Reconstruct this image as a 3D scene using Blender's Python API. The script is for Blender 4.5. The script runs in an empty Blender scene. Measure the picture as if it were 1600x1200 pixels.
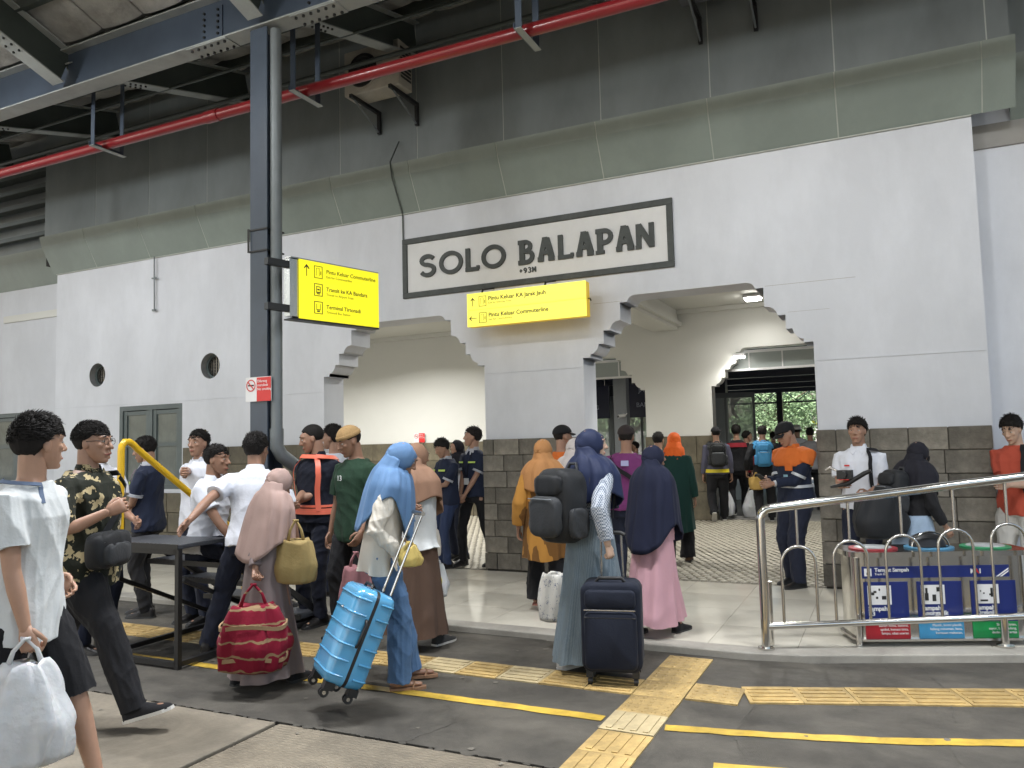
import bpy, bmesh, math, random
import numpy as np
from mathutils import Vector, Matrix, Euler
R = math.radians
random.seed(7)
rng = np.random.default_rng(7)
SC = bpy.context.scene
COL = SC.collection
# ------------------------------------------------------------------ camera
YAW, PITCH, ROLL, FPX = 0.4438, 0.07484, 0.02482, 1226.9
_f = Vector((-math.sin(YAW)*math.cos(PITCH), math.cos(YAW)*math.cos(PITCH), math.sin(PITCH)))
_r0 = Vector((math.cos(YAW), math.sin(YAW), 0)); _u0 = _r0.cross(_f)
_r = _r0*math.cos(ROLL)-_u0*math.sin(ROLL); _u = _u0*math.cos(ROLL)+_r0*math.sin(ROLL)
cam_d = bpy.data.cameras.new('camera'); cam = bpy.data.objects.new('camera', cam_d); COL.objects.link(cam)
cam.matrix_world = Matrix(((_r.x,_u.x,-_f.x,0),(_r.y,_u.y,-_f.y,0),(_r.z,_u.z,-_f.z,1.5),(0,0,0,1)))
cam_d.sensor_width = 36; cam_d.lens = FPX/1600*36; cam_d.clip_start = .05; cam_d.clip_end = 600
SC.camera = cam
EYE = Vector((0,0,1.5))
def ray(px, py): return _r*((px-800)/FPX)-_u*((py-600)/FPX)+_f
def at_depth(px, py, d): return EYE+ray(px,py)*d
def on_z(px, py, z=0.0):
    v = ray(px,py); return EYE+v*((z-1.5)/v.z)
def horizon(x): return 756.2-.02482*(x+1785)
# ------------------------------------------------------------------ world, sun, exposure
W = bpy.data.worlds.new('World'); SC.world = W; W.use_nodes = True
nt = W.node_tree; bg = nt.nodes['Background']
sky = nt.nodes.new('ShaderNodeTexSky'); sky.sky_type = 'NISHITA'; sky.sun_disc = False
SUN_EL, SUN_AZ = 52, 205
sky.sun_elevation = R(SUN_EL); sky.sun_rotation = R(SUN_AZ); sky.air_density = 1.3; sky.dust_density = 4.0
nt.links.new(sky.outputs[0], bg.inputs[0]); bg.inputs[1].default_value = 0.15
sun_d = bpy.data.lights.new('sun','SUN'); sun_d.energy = 4.6; sun_d.angle = R(4); sun_d.color = (1,.96,.9)
sun = bpy.data.objects.new('sun', sun_d); COL.objects.link(sun)
sun.rotation_euler = (R(90-SUN_EL), 0, R(180-SUN_AZ))
SC.view_settings.view_transform = 'Standard'; SC.view_settings.look = 'None'
SC.view_settings.exposure = 1.25; SC.view_settings.gamma = 1; SC.view_settings.use_curve_mapping = False
SC.render.engine = 'CYCLES'
SC.cycles.use_denoising = True
SC.cycles.max_bounces = 7; SC.cycles.diffuse_bounces = 4; SC.cycles.glossy_bounces = 3
SC.cycles.transmission_bounces = 4; SC.cycles.transparent_max_bounces = 12
SC.cycles.sample_clamp_indirect = 6
SC.cycles.caustics_reflective = False; SC.cycles.caustics_refractive = False

# ------------------------------------------------------------------ materials
def lin(c):
    return tuple(((v/255)/12.92 if v/255 <= .04045 else ((v/255+.055)/1.055)**2.4) for v in c)
MATS = {}
def mat(name, col, rough=.6, metal=0, var=.08, vs=6, bump=0, bs=40, emit=None, es=0, alpha=None, trans=0, dirt=0, rand=0, spec=.5, stretch=None, sss=0, coat=0, rvar=0):
    """col: linear base colour. var: brightness mottling at scale vs; bump: fine relief at scale bs; dirt: large soft stains; rand: per-object shade"""
    if name in MATS: return MATS[name]
    m = bpy.data.materials.new(name); m.use_nodes = True; n = m.node_tree; L = n.links.new
    b = n.nodes['Principled BSDF']; b.inputs['Base Color'].default_value = (*col,1)
    b.inputs['Roughness'].default_value = rough; b.inputs['Metallic'].default_value = metal
    b.inputs['Specular IOR Level'].default_value = spec
    if coat: b.inputs['Coat Weight'].default_value = coat; b.inputs['Coat Roughness'].default_value = .15
    if sss: b.inputs['Subsurface Weight'].default_value = sss; b.inputs['Subsurface Radius'].default_value = (.02,.008,.004)
    if trans: b.inputs['Transmission Weight'].default_value = trans
    tc = n.nodes.new('ShaderNodeTexCoord'); src = tc.outputs['Object']
    mp = n.nodes.new('ShaderNodeMapping'); L(src, mp.inputs[0])
    if stretch: mp.inputs['Scale'].default_value = stretch
    src = mp.outputs[0]
    cur = None
    def mulby(fac_socket, lo, hi):
        nonlocal cur
        r = n.nodes.new('ShaderNodeMapRange'); r.inputs[3].default_value = lo; r.inputs[4].default_value = hi; L(fac_socket, r.inputs[0])
        h = n.nodes.new('ShaderNodeVectorMath'); h.operation = 'SCALE'
        if cur is None: h.inputs[0].default_value = col
        else: L(cur, h.inputs[0])
        L(r.outputs[0], h.inputs['Scale']); cur = h.outputs[0]
    if var:
        t = n.nodes.new('ShaderNodeTexNoise'); t.inputs['Scale'].default_value = vs; t.inputs['Detail'].default_value = 6; t.inputs['Roughness'].default_value = .62; L(src, t.inputs[0])
        mulby(t.outputs[0], 1-2*var, 1+2*var)
        if rvar:
            r = n.nodes.new('ShaderNodeMapRange'); r.inputs[1].default_value=.3; r.inputs[2].default_value=.7; r.inputs[3].default_value = max(.02,rough-rvar); r.inputs[4].default_value = rough+rvar; L(t.outputs[0], r.inputs[0]); L(r.outputs[0], b.inputs['Roughness'])
    if dirt:
        t = n.nodes.new('ShaderNodeTexNoise'); t.inputs['Scale'].default_value = vs*.17; t.inputs['Detail'].default_value = 8; t.inputs['Roughness'].default_value = .7; t.inputs['Distortion'].default_value = .6; L(src, t.inputs[0])
        rr = n.nodes.new('ShaderNodeMapRange'); rr.inputs[1].default_value = .35; rr.inputs[2].default_value = .65; L(t.outputs[0], rr.inputs[0])
        mulby(rr.outputs[0], 1-dirt, 1+dirt*.35)
    if rand:
        oi = n.nodes.new('ShaderNodeObjectInfo'); mulby(oi.outputs['Random'], 1-rand, 1+rand)
    if cur is not None: L(cur, b.inputs['Base Color'])
    if bump:
        t = n.nodes.new('ShaderNodeTexNoise'); t.inputs['Scale'].default_value = bs; t.inputs['Detail'].default_value = 5; L(src, t.inputs[0])
        bp = n.nodes.new('ShaderNodeBump'); bp.inputs['Strength'].default_value = min(1,bump); bp.inputs['Distance'].default_value = .4/bs; L(t.outputs[0], bp.inputs['Height']); L(bp.outputs[0], b.inputs['Normal'])
    if emit: b.inputs['Emission Color'].default_value = (*emit,1); b.inputs['Emission Strength'].default_value = es
    if alpha is not None: b.inputs['Alpha'].default_value = alpha
    MATS[name] = m; return m
def streaks(m, lo=.86, sc=(5,5,.35)):
    n,L,b=nodes_of(m); src=b.inputs['Base Color'].links[0].from_socket
    tc=n.new('ShaderNodeTexCoord'); mp=n.new('ShaderNodeMapping'); mp.inputs['Scale'].default_value=sc; L(tc.outputs['Object'],mp.inputs[0])
    t=n.new('ShaderNodeTexNoise'); t.inputs['Scale'].default_value=1.6; t.inputs['Detail'].default_value=7; t.inputs['Roughness'].default_value=.65; L(mp.outputs[0],t.inputs[0])
    r=n.new('ShaderNodeMapRange'); r.inputs[1].default_value=.42; r.inputs[2].default_value=.62; r.inputs[3].default_value=lo; r.inputs[4].default_value=1.03; L(t.outputs[0],r.inputs[0])
    h=n.new('ShaderNodeVectorMath'); h.operation='SCALE'; L(src,h.inputs[0]); L(r.outputs[0],h.inputs['Scale']); L(h.outputs[0],b.inputs['Base Color'])
def nodes_of(m): return m.node_tree.nodes, m.node_tree.links.new, m.node_tree.nodes['Principled BSDF']

WHITE = mat('white_wall_paint', (.655,.675,.725), .6, var=.03, vs=1.3, bump=.05, bs=30, dirt=.09)
CREAM = mat('cream_wall_paint', (.67,.67,.635), .55, var=.02, vs=1.5, bump=.05, bs=30, dirt=.04)
FASCIA = mat('grey_green_cladding', (.235,.275,.25), .38, var=.04, vs=2, rand=.04, dirt=.06)
FASCIA2 = mat('dark_grey_green_panel', (.19,.212,.21), .42, var=.05, vs=1.2, rand=.05, dirt=.1)
JOINT = mat('sealant_joint', (.42,.44,.40), .6, var=.1)
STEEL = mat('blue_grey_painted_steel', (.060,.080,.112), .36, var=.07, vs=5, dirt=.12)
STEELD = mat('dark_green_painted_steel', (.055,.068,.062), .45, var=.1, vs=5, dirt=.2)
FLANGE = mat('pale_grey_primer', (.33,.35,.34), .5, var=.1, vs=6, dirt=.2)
BOLT = mat('bolt_steel', (.03,.03,.03), .5, .6)
ROOFM = mat('roof_insulation_sheet', (.42,.415,.39), .8, var=.2, vs=5, dirt=.35, bump=.5, bs=10)
REDP = mat('red_painted_pipe', (.21,.012,.016), .28, var=.06, vs=4, dirt=.15, coat=.3)
STONE = mat('andesite_stone', (.20,.183,.152), .85, var=.32, vs=7, bump=.9, bs=38, dirt=.45, rand=.32)
STONEIN = mat('brown_mottled_stone', (.135,.115,.075), .6, var=.28, vs=5, bump=.5, bs=35, dirt=.45, rand=.2)
MORTAR = mat('dark_mortar', (.085,.078,.066), .9, var=.1)
ASPH = mat('asphalt', (.086,.077,.062), .72, var=.12, vs=9, bump=.6, bs=160, dirt=.42, rvar=.15)
CONC = mat('worn_concrete', (.21,.18,.135), .75, var=.16, vs=7, bump=.4, bs=60, dirt=.4, rand=.08)
KERB = mat('pale_kerb_concrete', (.33,.31,.27), .7, var=.1, vs=8, bump=.3, bs=70, dirt=.3)
TILE = mat('cream_polished_tile', (.70,.66,.56), .10, var=.03, vs=3, dirt=.1, rand=.03, rvar=.05)
GROUT = mat('tile_grout', (.30,.28,.24), .8)
COB = mat('river_cobble', (.38,.35,.28), .45, var=.15, vs=20, rand=.2, dirt=.15)
COBG = mat('cobble_bed', (.20,.185,.15), .8, var=.1)
TACT = mat('worn_yellow_tactile', (.47,.325,.125), .6, var=.2, vs=14, dirt=.45, rand=.16, bump=.3, bs=90)
TACW = mat('faded_tactile', (.46,.37,.21), .7, var=.16, vs=14, dirt=.3, rand=.1)
YLINE = mat('yellow_road_paint', (.56,.37,.05), .55, var=.16, vs=18, dirt=.38)
YRAIL = mat('yellow_gloss_paint', (.70,.42,.01), .35, var=.05, vs=6, dirt=.12)
BLACKS = mat('black_painted_steel', (.012,.012,.013), .42, var=.1, bump=.1)
INOX = mat('polished_stainless', (.62,.60,.56), .16, 1, var=.03, rvar=.05)
INOXB = mat('brushed_stainless', (.50,.48,.45), .27, 1, var=.05, stretch=(1,1,14), vs=10)
GALV = mat('galvanised_pipe', (.17,.19,.20), .5, .3, var=.1)
LBOX = mat('sign_housing', (.30,.31,.32), .35, .7)
YSIGN = mat('lit_yellow_sign', (.75,.68,.02), .4, var=0, emit=(.93,.86,.012), es=.33)
YSIGN2 = mat('lit_pale_yellow_sign', (.75,.70,.1), .4, var=0, emit=(1,.90,.10), es=.36)
YEDGE = mat('amber_sign_edge', (.75,.48,.02), .4, var=0, emit=(.8,.5,.01), es=.14)
INK = mat('black_print', (.02,.02,.02), .6, var=0)
INKO = mat('olive_print', (.20,.19,.01), .6, var=0)
LETTER = mat('dark_grey_letter_paint', (.06,.068,.066), .6, var=.2, vs=18, dirt=.3)
REDS = mat('red_print', (.60,.03,.03), .4, var=.02)
WHT = mat('white_print', (.75,.75,.75), .4, var=.02)
NAVY = mat('navy_sign', (.01,.022,.14), .3, var=.03)
GLASS = mat('tinted_glass', (.03,.035,.04), .08, var=0, spec=.8)
PANE = mat('pale_sheer_glass', (.45,.50,.52), .3, var=.05, alpha=.55)
WINF = mat('grey_green_window_frame', (.10,.125,.125), .5, var=.08, dirt=.2)
WINP = mat('dusty_window_pane', (.13,.155,.15), .2, var=.15, vs=5, dirt=.3)
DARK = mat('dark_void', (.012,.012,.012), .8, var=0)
CEILD = mat('dark_canopy_metal', (.022,.025,.038), .5, var=.1)
LED = mat('led_panel', (1,1,1), .5, var=0, emit=(1,.97,.9), es=14)
LEDH = mat('lamp_housing', (.6,.6,.6), .5, .2)
ACW = mat('aged_ac_casing', (.42,.39,.33), .5, var=.08, dirt=.3)
GROUND = mat('outdoor_paving', (.25,.24,.22), .8, var=.1, dirt=.2)

streaks(WHITE,.93,(.9,.9,.35)); streaks(FASCIA2,.88,(.8,.8,.3)); streaks(FASCIA,.92,(1,1,.6)); streaks(ASPH,.70,(.9,1.8,1)); streaks(STEEL,.88,(1,1,.4)); streaks(TILE,.93,(.8,.8,.8))
# ------------------------------------------------------------------ mesh helpers
class MB:
    def __init__(s): s.v=[]; s.f=[]; s.m=[]; s.mi=0
    def add(s, vs, fs):
        o=len(s.v); s.v+= [tuple(a) for a in vs]; s.f+=[tuple(i+o for i in f) for f in fs]; s.m+=[s.mi]*len(fs); return s
    def box(s, a, b, M=None):
        x0,y0,z0=a; x1,y1,z1=b
        vs=[(x0,y0,z0),(x1,y0,z0),(x1,y1,z0),(x0,y1,z0),(x0,y0,z1),(x1,y0,z1),(x1,y1,z1),(x0,y1,z1)]
        if M is not None: vs=[tuple(M@Vector(p)) for p in vs]
        return s.add(vs,[(0,3,2,1),(4,5,6,7),(0,1,5,4),(1,2,6,5),(2,3,7,6),(3,0,4,7)])
    def rings(s, rs, cap=True, closed=False):
        n=len(rs[0]); vs=[p for r in rs for p in r]; fs=[]
        k=len(rs)
        for i in range(k if closed else k-1):
            a=i*n; b=((i+1)%k)*n
            for j in range(n): fs.append((a+j,a+(j+1)%n,b+(j+1)%n,b+j))
        if cap and not closed: fs.append(tuple(range(n-1,-1,-1))); fs.append(tuple((k-1)*n+j for j in range(n)))
        return s.add(vs,fs)
    def tube(s, pts, rad, n=10, M=None, round_ends=False, flat=1.0, up=None):
        pts=[Vector(p) for p in pts]
        if not hasattr(rad,'__len__'): rad=[rad]*len(pts)
        rad=list(rad)
        tans=[(pts[min(i+1,len(pts)-1)]-pts[max(i-1,0)]).normalized() for i in range(len(pts))]
        if round_ends:
            q=[];rr=[];tt=[]
            for a in (1.0,.72,.4): 
                q.append(pts[0]-tans[0]*rad[0]*a*.98); rr.append(rad[0]*math.sqrt(max(.02,1-a*a))); tt.append(tans[0])
            q+=pts; rr+=rad; tt+=tans
            for a in (.4,.72,1.0):
                q.append(pts[-1]+tans[-1]*rad[-1]*a*.98); rr.append(rad[-1]*math.sqrt(max(.02,1-a*a))); tt.append(tans[-1])
            pts,rad,tans=q,rr,tt
        t=tans[0]; u=Vector(up) if up else (Vector((0,0,1)) if abs(t.z)<.9 else Vector((0,1,0)))
        out=[]
        for p,r,t in zip(pts,rad,tans):
            u=(u-t*u.dot(t)); u.normalize(); w=t.cross(u)
            ring=[p+u*(r*flat*math.cos(2*math.pi*j/n))+w*(r*math.sin(2*math.pi*j/n)) for j in range(n)]
            if M is not None: ring=[M@q for q in ring]
            out.append([tuple(q) for q in ring])
        return s.rings(out)
    def ellipsoid(s, c, r, n=14, k=9, M=None):
        c=Vector(c); out=[]
        for i in range(k):
            a=math.pi*(i+.35)/(k-.3)
            ring=[Vector((c.x+r[0]*math.sin(a)*math.cos(2*math.pi*j/n), c.y+r[1]*math.sin(a)*math.sin(2*math.pi*j/n), c.z-r[2]*math.cos(a))) for j in range(n)]
            if M is not None: ring=[M@q for q in ring]
            out.append([tuple(q) for q in ring])
        return s.rings(out)
    def prism(s, poly, z0, z1, M=None):
        n=len(poly); vs=[(p[0],p[1],z0) for p in poly]+[(p[0],p[1],z1) for p in poly]
        if M is not None: vs=[tuple(M@Vector(p)) for p in vs]
        return s.add(vs,[tuple(range(n-1,-1,-1)),tuple(range(n,2*n))]+[(i,(i+1)%n,n+(i+1)%n,n+i) for i in range(n)])
    def mesh(s, name, mats):
        me=bpy.data.meshes.new(name); me.from_pydata(s.v,[],s.f)
        for m in (mats if isinstance(mats,(list,tuple)) else [mats]): me.materials.append(m)
        if len(me.materials)>1: me.polygons.foreach_set('material_index', s.m)
        me.update(); return me
    def build(s, name, mats, parent=None, smooth=None, loc=None):
        return ob(name, s.mesh(name,mats), parent, smooth, loc)
def ob(name, me, parent=None, smooth=None, loc=None):
    o=bpy.data.objects.new(name, me); COL.objects.link(o)
    if parent is not None: o.parent=parent
    if loc is not None: o.location=loc
    if smooth is not None and me is not None:
        me.polygons.foreach_set('use_smooth',[True]*len(me.polygons))
        if smooth<180:
            try: me.set_sharp_from_angle(angle=R(smooth))
            except Exception: pass
    return o
def tag(o, label, cat, group=None):
    o['label']=label; o['category']=cat
    if group: o['group']=group
    return o
def struct(o): o['kind']='structure'; return o
def stuff(o): o['kind']='stuff'; return o
def empty(name, loc=(0,0,0), rz=0, label=None, cat=None, group=None):
    o=bpy.data.objects.new(name,None); COL.objects.link(o); o.location=loc; o.rotation_euler=(0,0,rz); o.empty_display_size=.2
    if label: tag(o,label,cat,group)
    return o
def bx(name, a, b, m, parent=None, bev=0):
    c=[(a[i]+b[i])/2 for i in range(3)] if parent is not None else [0,0,0]
    w=MB(); w.box([a[i]-c[i] for i in range(3)],[b[i]-c[i] for i in range(3)])
    o=w.build(name,m,parent,loc=c)
    if bev: bevel(o,bev)
    return o
def bevel(o,w,seg=2):
    md=o.modifiers.new('bevel','BEVEL'); md.width=w; md.segments=seg; md.limit_method='ANGLE'; md.angle_limit=R(40); return o
def text(s, size, mw, m, parent, ext=.002, align='LEFT', bold=0, name='lettering', space=1.0):
    c=bpy.data.curves.new(name,'FONT'); c.body=s; c.size=size; c.extrude=ext; c.align_x=align; c.offset=bold; c.space_character=space; c.resolution_u=3
    c.materials.append(m); o=bpy.data.objects.new(name,c); COL.objects.link(o)
    o.parent=parent; o.matrix_local=mw; return o
def frame_m(origin, xdir, ydir):
    x=Vector(xdir).normalized(); y=Vector(ydir).normalized(); z=x.cross(y)
    return Matrix(((x.x,y.x,z.x,origin[0]),(x.y,y.y,z.y,origin[1]),(x.z,y.z,z.z,origin[2]),(0,0,0,1)))
def wall_plate(name, outline, holes, y0, y1, m, parent=None):
    """a wall in the XZ plane with holes, thickness y0..y1"""
    c=bpy.data.curves.new(name,'CURVE'); c.dimensions='2D'; c.fill_mode='BOTH'; c.extrude=(y1-y0)/2
    for loop in [outline]+holes:
        sp=c.splines.new('POLY'); sp.points.add(len(loop)-1); sp.use_cyclic_u=True
        for p,(x,z) in zip(sp.points,loop): p.co=(x,z,0,1)
    t=bpy.data.objects.new('t',c); COL.objects.link(t)
    dg=bpy.context.evaluated_depsgraph_get(); me=bpy.data.meshes.new_from_object(t.evaluated_get(dg))
    bpy.data.objects.remove(t); me.transform(Matrix(((1,0,0,0),(0,0,-1,(y0+y1)/2),(0,1,0,0),(0,0,0,1))))
    me.materials.clear(); me.materials.append(m); me.name=name
    return ob(name,me,parent)
def copy_tree(o, parent=None):
    c=o.copy(); COL.objects.link(c)
    if parent is not None: c.parent=parent
    for ch in list(o.children): copy_tree(ch,c)
    return c
# ================================================================== GROUND
asph = struct(bx('asphalt',(-22,3.45,-.12),(14,5.62,0),ASPH))
struct(bx('ground',(-250,-30,-.6),(250,300,-.16),GROUND))
struct(bx('hall_subfloor',(-22,5.622,-.14),(14,8.24,-.02),GROUT))
struct(bx('far_pavement',(-30,14.6,-.14),(30,60,.035),GROUND))
# platform-edge concrete slabs with tooled grooves
slabs = struct(bx('platform_edge',(-22,-1.0,-.14),(14,3.45,-.02),MORTAR))
def groove_mat():
    m=mat('grooved_concrete',(.205,.172,.125),.72,var=.16,vs=7,dirt=.42,rand=.06)
    n,L,b=nodes_of(m); tc=n.new('ShaderNodeTexCoord'); w=n.new('ShaderNodeTexWave'); w.bands_direction='Y'; w.inputs['Scale'].default_value=11; w.inputs['Distortion'].default_value=.6
    L(tc.outputs['Object'],w.inputs[0]); bp=n.new('ShaderNodeBump'); bp.inputs['Strength'].default_value=.8; bp.inputs['Distance'].default_value=.012; L(w.outputs[0],bp.inputs['Height'])
    ns=n.new('ShaderNodeTexNoise'); ns.inputs['Scale'].default_value=80; L(tc.outputs['Object'],ns.inputs[0])
    b2=n.new('ShaderNodeBump'); b2.inputs['Strength'].default_value=.4; b2.inputs['Distance'].default_value=.004; L(ns.outputs[0],b2.inputs['Height']); L(bp.outputs[0],b2.inputs['Normal']); L(b2.outputs[0],b.inputs['Normal'])
    return m
GRV=groove_mat()
for i,(x0,x1) in enumerate([(-8.7,-6.9),(-6.88,-5.02),(-5.0,-3.12),(-3.09,-1.24),(-1.21,.64),(.67,2.5)]):
    for (y0,y1) in ((2.35,3.43),(1.2,2.33)):
        s_=bx('slab',(x0,y0,-.02),(x1,y1,random.uniform(.0,.006)),GRV if x0>-3.2 or y0<2 else CONC,slabs); bevel(s_,.006)
# hollow broken rim between slab and asphalt
rim=MB(); rr=random.Random(3)
for i in range(150):
    x=-9+i*.075; 
    if rr.random()<.6:
        c_=(x+rr.uniform(0,.05),3.44+rr.uniform(-.012,.012)); a_=rr.uniform(.015,.04); rim.prism([(c_[0]+a_*math.cos(k*1.05)*rr.uniform(.7,1.2),c_[1]+a_*.6*math.sin(k*1.05)*rr.uniform(.7,1.2)) for k in range(6)],-.015,rr.uniform(.001,.004))
stuff(rim.build('broken_edge',ASPH,slabs))
# pale kerb: straight on the left, turning away on the right
def lerp(a,b,t): return tuple(a[i]+(b[i]-a[i])*t for i in range(len(a)))
K_out=[(-16,5.60),(-3.3,5.60),(-.95,5.56),(-.6,5.62),(.72,6.13),(3.2,7.1)]
K_in =[(-16,5.78),(-3.3,5.78),(-.95,5.74),(-.66,5.79),(.66,6.31),(3.14,7.28)]
kb=MB(); kb.prism(K_out+K_in[::-1],-.02,.048); kerb=struct(kb.build('kerb',KERB)); bevel(kerb,.008)
kb=MB(); kb.prism([(-.9,5.5),(-.6,5.61),(.72,6.12),(3.2,7.09),(5,7.09),(5,5.5)],-.11,-.003); struct(kb.build('side_asphalt',ASPH))
# polished floor tiles, .6 m
def clip(poly, a, b):
    """keep the side to the left of a->b"""
    out=[]; f=lambda p:(b[0]-a[0])*(p[1]-a[1])-(b[1]-a[1])*(p[0]-a[0])
    for i in range(len(poly)):
        p,q=poly[i],poly[(i+1)%len(poly)]; fp,fq=f(p),f(q)
        if fp>=0: out.append(p)
        if (fp>=0)!=(fq>=0): t=fp/(fp-fq); out.append(lerp(p,q,t))
    return out
floor=struct(empty('tile_floor'))
base_tile=MB().box((-.2985,-.2985,-.012),(.2985,.2985,0)).mesh('tile',TILE)
for i in range(-27,8):
    for j in range(5):
        x=i*.6+.3-.04; y=5.45+j*.6
        if y+.3>8.27: y1=8.24
        else: y1=y+.2985
        y0=max(y-.2985,5.77); poly=[(x-.2985,y0),(x+.2985,y0),(x+.2985,y1),(x-.2985,y1)]
        full=(y0==y-.2985 and y1==y+.2985)
        c=clip(poly,(-.66,5.79),(3.14,7.28)) if x>-1.3 else poly
        if len(c)<3: continue
        if full and c==poly: ob('tile',base_tile,floor,loc=(x,y,.042))
        else:
            w=MB(); w.prism([(p[0]-x,p[1]-y) for p in c],-.012,0); w.build('tile',TILE,floor,loc=(x,y,.042))
# hall of small stone cobbles
hall_floor=struct(bx('hall_floor',(-14.4,8.245,-.1),(3.2,14.6,.022),COBG))
cob_me=[]
for k in range(4):
    w=MB(); q=random.Random(k); ring=[]
    n=7; base=[(.041*math.cos(2*math.pi*i/n+.3*k)*q.uniform(.86,1.1),.045*math.sin(2*math.pi*i/n+.3*k)*q.uniform(.86,1.1)) for i in range(n)]
    w.rings([[(a,b,-.02) for a,b in base],[(a*.97,b*.97,.009) for a,b in base],[(a*.72,b*.72,.0165) for a,b in base]]); cob_me.append(w)
cob_meshes=[w.mesh('cobble',COB) for w in cob_me]
for me in cob_meshes: me.polygons.foreach_set('use_smooth',[True]*len(me.polygons))
rest=MB(); q=random.Random(5); cnt=0
for j in range(62):
    for i in range(150):
        x=-13.4+i*.1+(.05 if j%2 else 0); y=8.31+j*.1
        if x>1.2: continue
        near = j<12 and -2.98<x<-.6
        if near and cnt<300:
            o=ob('cobble',cob_meshes[q.randrange(4)],hall_floor,loc=(x+q.uniform(-.006,.006),y,.024)); o.rotation_euler=(0,0,q.choice((0,2.1,4.2))); cnt+=1
        elif -8.6<x:
            w=cob_me[q.randrange(4)]; o_=len(rest.v); dx=x+q.uniform(-.006,.006); dz=.024+q.uniform(-.002,.002)
            rest.v+=[(a+dx,b+y,c+dz) for a,b,c in w.v[7:]]; m=len(w.v)-7
            rest.f+=[(o_+t,o_+(t+1)%7,o_+7+(t+1)%7,o_+7+t) for t in range(7)]+[tuple(o_+7+t for t in range(7))]; rest.m+=[0]*8
stuff(rest.build('cobble_paving',COB,hall_floor,smooth=180))
# painted lines
def ribbon(name, pts, w, z, m, parent=None, jit=.006):
    L_=[];Rr=[]; q=random.Random(len(pts)+int(w*1000)); P=[]
    for a,b in zip(pts[:-1],pts[1:]):
        n=max(1,int(math.hypot(b[0]-a[0],b[1]-a[1])/.09)); P+=[lerp(a,b,t/n) for t in range(n)]
    P.append(pts[-1]); mb=MB()
    for i,p in enumerate(P):
        a=P[max(i-1,0)]; b=P[min(i+1,len(P)-1)]; d=math.hypot(b[0]-a[0],b[1]-a[1]); nx,ny=-(b[1]-a[1])/d,(b[0]-a[0])/d
        mb.v+=[(p[0]+nx*(w/2+q.uniform(-jit,jit)),p[1]+ny*(w/2+q.uniform(-jit,jit)),z),(p[0]-nx*(w/2+q.uniform(-jit,jit)),p[1]-ny*(w/2+q.uniform(-jit,jit)),z)]
    mb.f=[(2*i,2*i+1,2*i+3,2*i+2) for i in range(len(P)-1)]; mb.m=[0]*len(mb.f)
    return struct(mb.build(name,m,parent))
ribbon('yellow_line',[(-14,4.12),(-1.47,4.14)],.085,.004,YLINE)
ribbon('yellow_line',[(-1.13,4.13),(-.6,4.22),(-.1,4.34),(.6,4.58),(2.5,5.3)],.085,.004,YLINE)
ribbon('yellow_line',[(-.80,3.72),(-.05,3.86)],.10,.004,YLINE)
# tactile paving
def dome_tile():
    w=MB(); w.box((-.147,-.147,-.012),(.147,.147,0))
    for i in range(5):
        for j in range(5):
            x=(i-2)*.056; y=(j-2)*.056
            w.rings([[(x+r_*math.cos(a*1.0472),y+r_*math.sin(a*1.0472),z) for a in range(6)] for r_,z in ((.016,-.001),(.012,.004),(.006,.0052))])
    return w
def bar_tile():
    w=MB(); w.box((-.147,-.147,-.012),(.147,.147,0))
    for j in range(4):
        y=(j-1.5)*.066; w.prism([(-.125,y-.015),(.125,y-.015),(.125,y+.015),(-.125,y+.015)],-.001,.005)
    return w
D=dome_tile(); B=bar_tile()
DM=[D.mesh('tactile_tile',m) for m in (TACT,TACW)]; BM=[B.mesh('tactile_tile',m) for m in (TACT,TACW)]
path=struct(empty('tactile_path',(0,0,0)))
q=random.Random(11)
def tactile(x,y,rot,dome=False,faded=False):
    o=ob('tactile_tile',(DM if dome else BM)[1 if faded else 0],path,loc=(x,y,.009+q.uniform(-.001,.002))); o.rotation_euler=(q.uniform(-.006,.006),q.uniform(-.006,.006),rot+q.uniform(-.012,.012))
for j in range(-2,7):
    y=3.52+j*.3
    tactile(-1.295,y,R(90),dome=(y>4.4),faded=(j in (2,)))
tactile(-.99,4.75,0,dome=True); 
for i in range(1,46): tactile(-1.295-.3*i,4.72,0,faded=q.random()<.12)
for i in range(0,9):
    d=.297*i; tactile(-.69+d*.945,4.85+d*.325,R(19),faded=q.random()<.12)
sp=MB(); q=random.Random(77)
for i in range(70):
    x=q.uniform(-7,2.2); y=q.uniform(2.4,5.5); r_=q.uniform(.006,.022); z=.0048 if y>3.45 else .0075
    sp.add([(x+r_*math.cos(k*.9)*q.uniform(.6,1.2),y+r_*math.sin(k*.9)*q.uniform(.6,1.2),z) for k in range(7)],[tuple(range(7))])
stuff(sp.build('gum_spots',mat('gum_and_grit',(.15,.135,.11),.8,var=.3,vs=3),asph))
ck=MB()
for (pts) in ([(-.9,5.35),(-.75,5.0),(-.78,4.2),(-.6,3.5)],[(.1,5.8),(.25,5.2),(.22,4.75)],[(.15,4.45),(.3,3.9),(.28,3.45)],[(-2.4,4.05),(-2.2,3.8),(-2.3,3.46)],[(-3.6,5.55),(-3.4,4.9)],[(-1.9,5.5),(-1.75,4.9)]):
    for a,b in zip(pts[:-1],pts[1:]):
        for k in range(6):
            p=lerp(a,b,k/6); r2=lerp(a,b,(k+1)/6); j1=q.uniform(-.01,.01); j2=q.uniform(-.01,.01); ck.add([(p[0]+j1,p[1],.0035),(p[0]+j1+.006,p[1],.0035),(r2[0]+j1+j2+.006,r2[1],.0035),(r2[0]+j1+j2,r2[1],.0035)],[(0,1,2,3)])
stuff(ck.build('hairline_cracks',MORTAR,asph))
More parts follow.
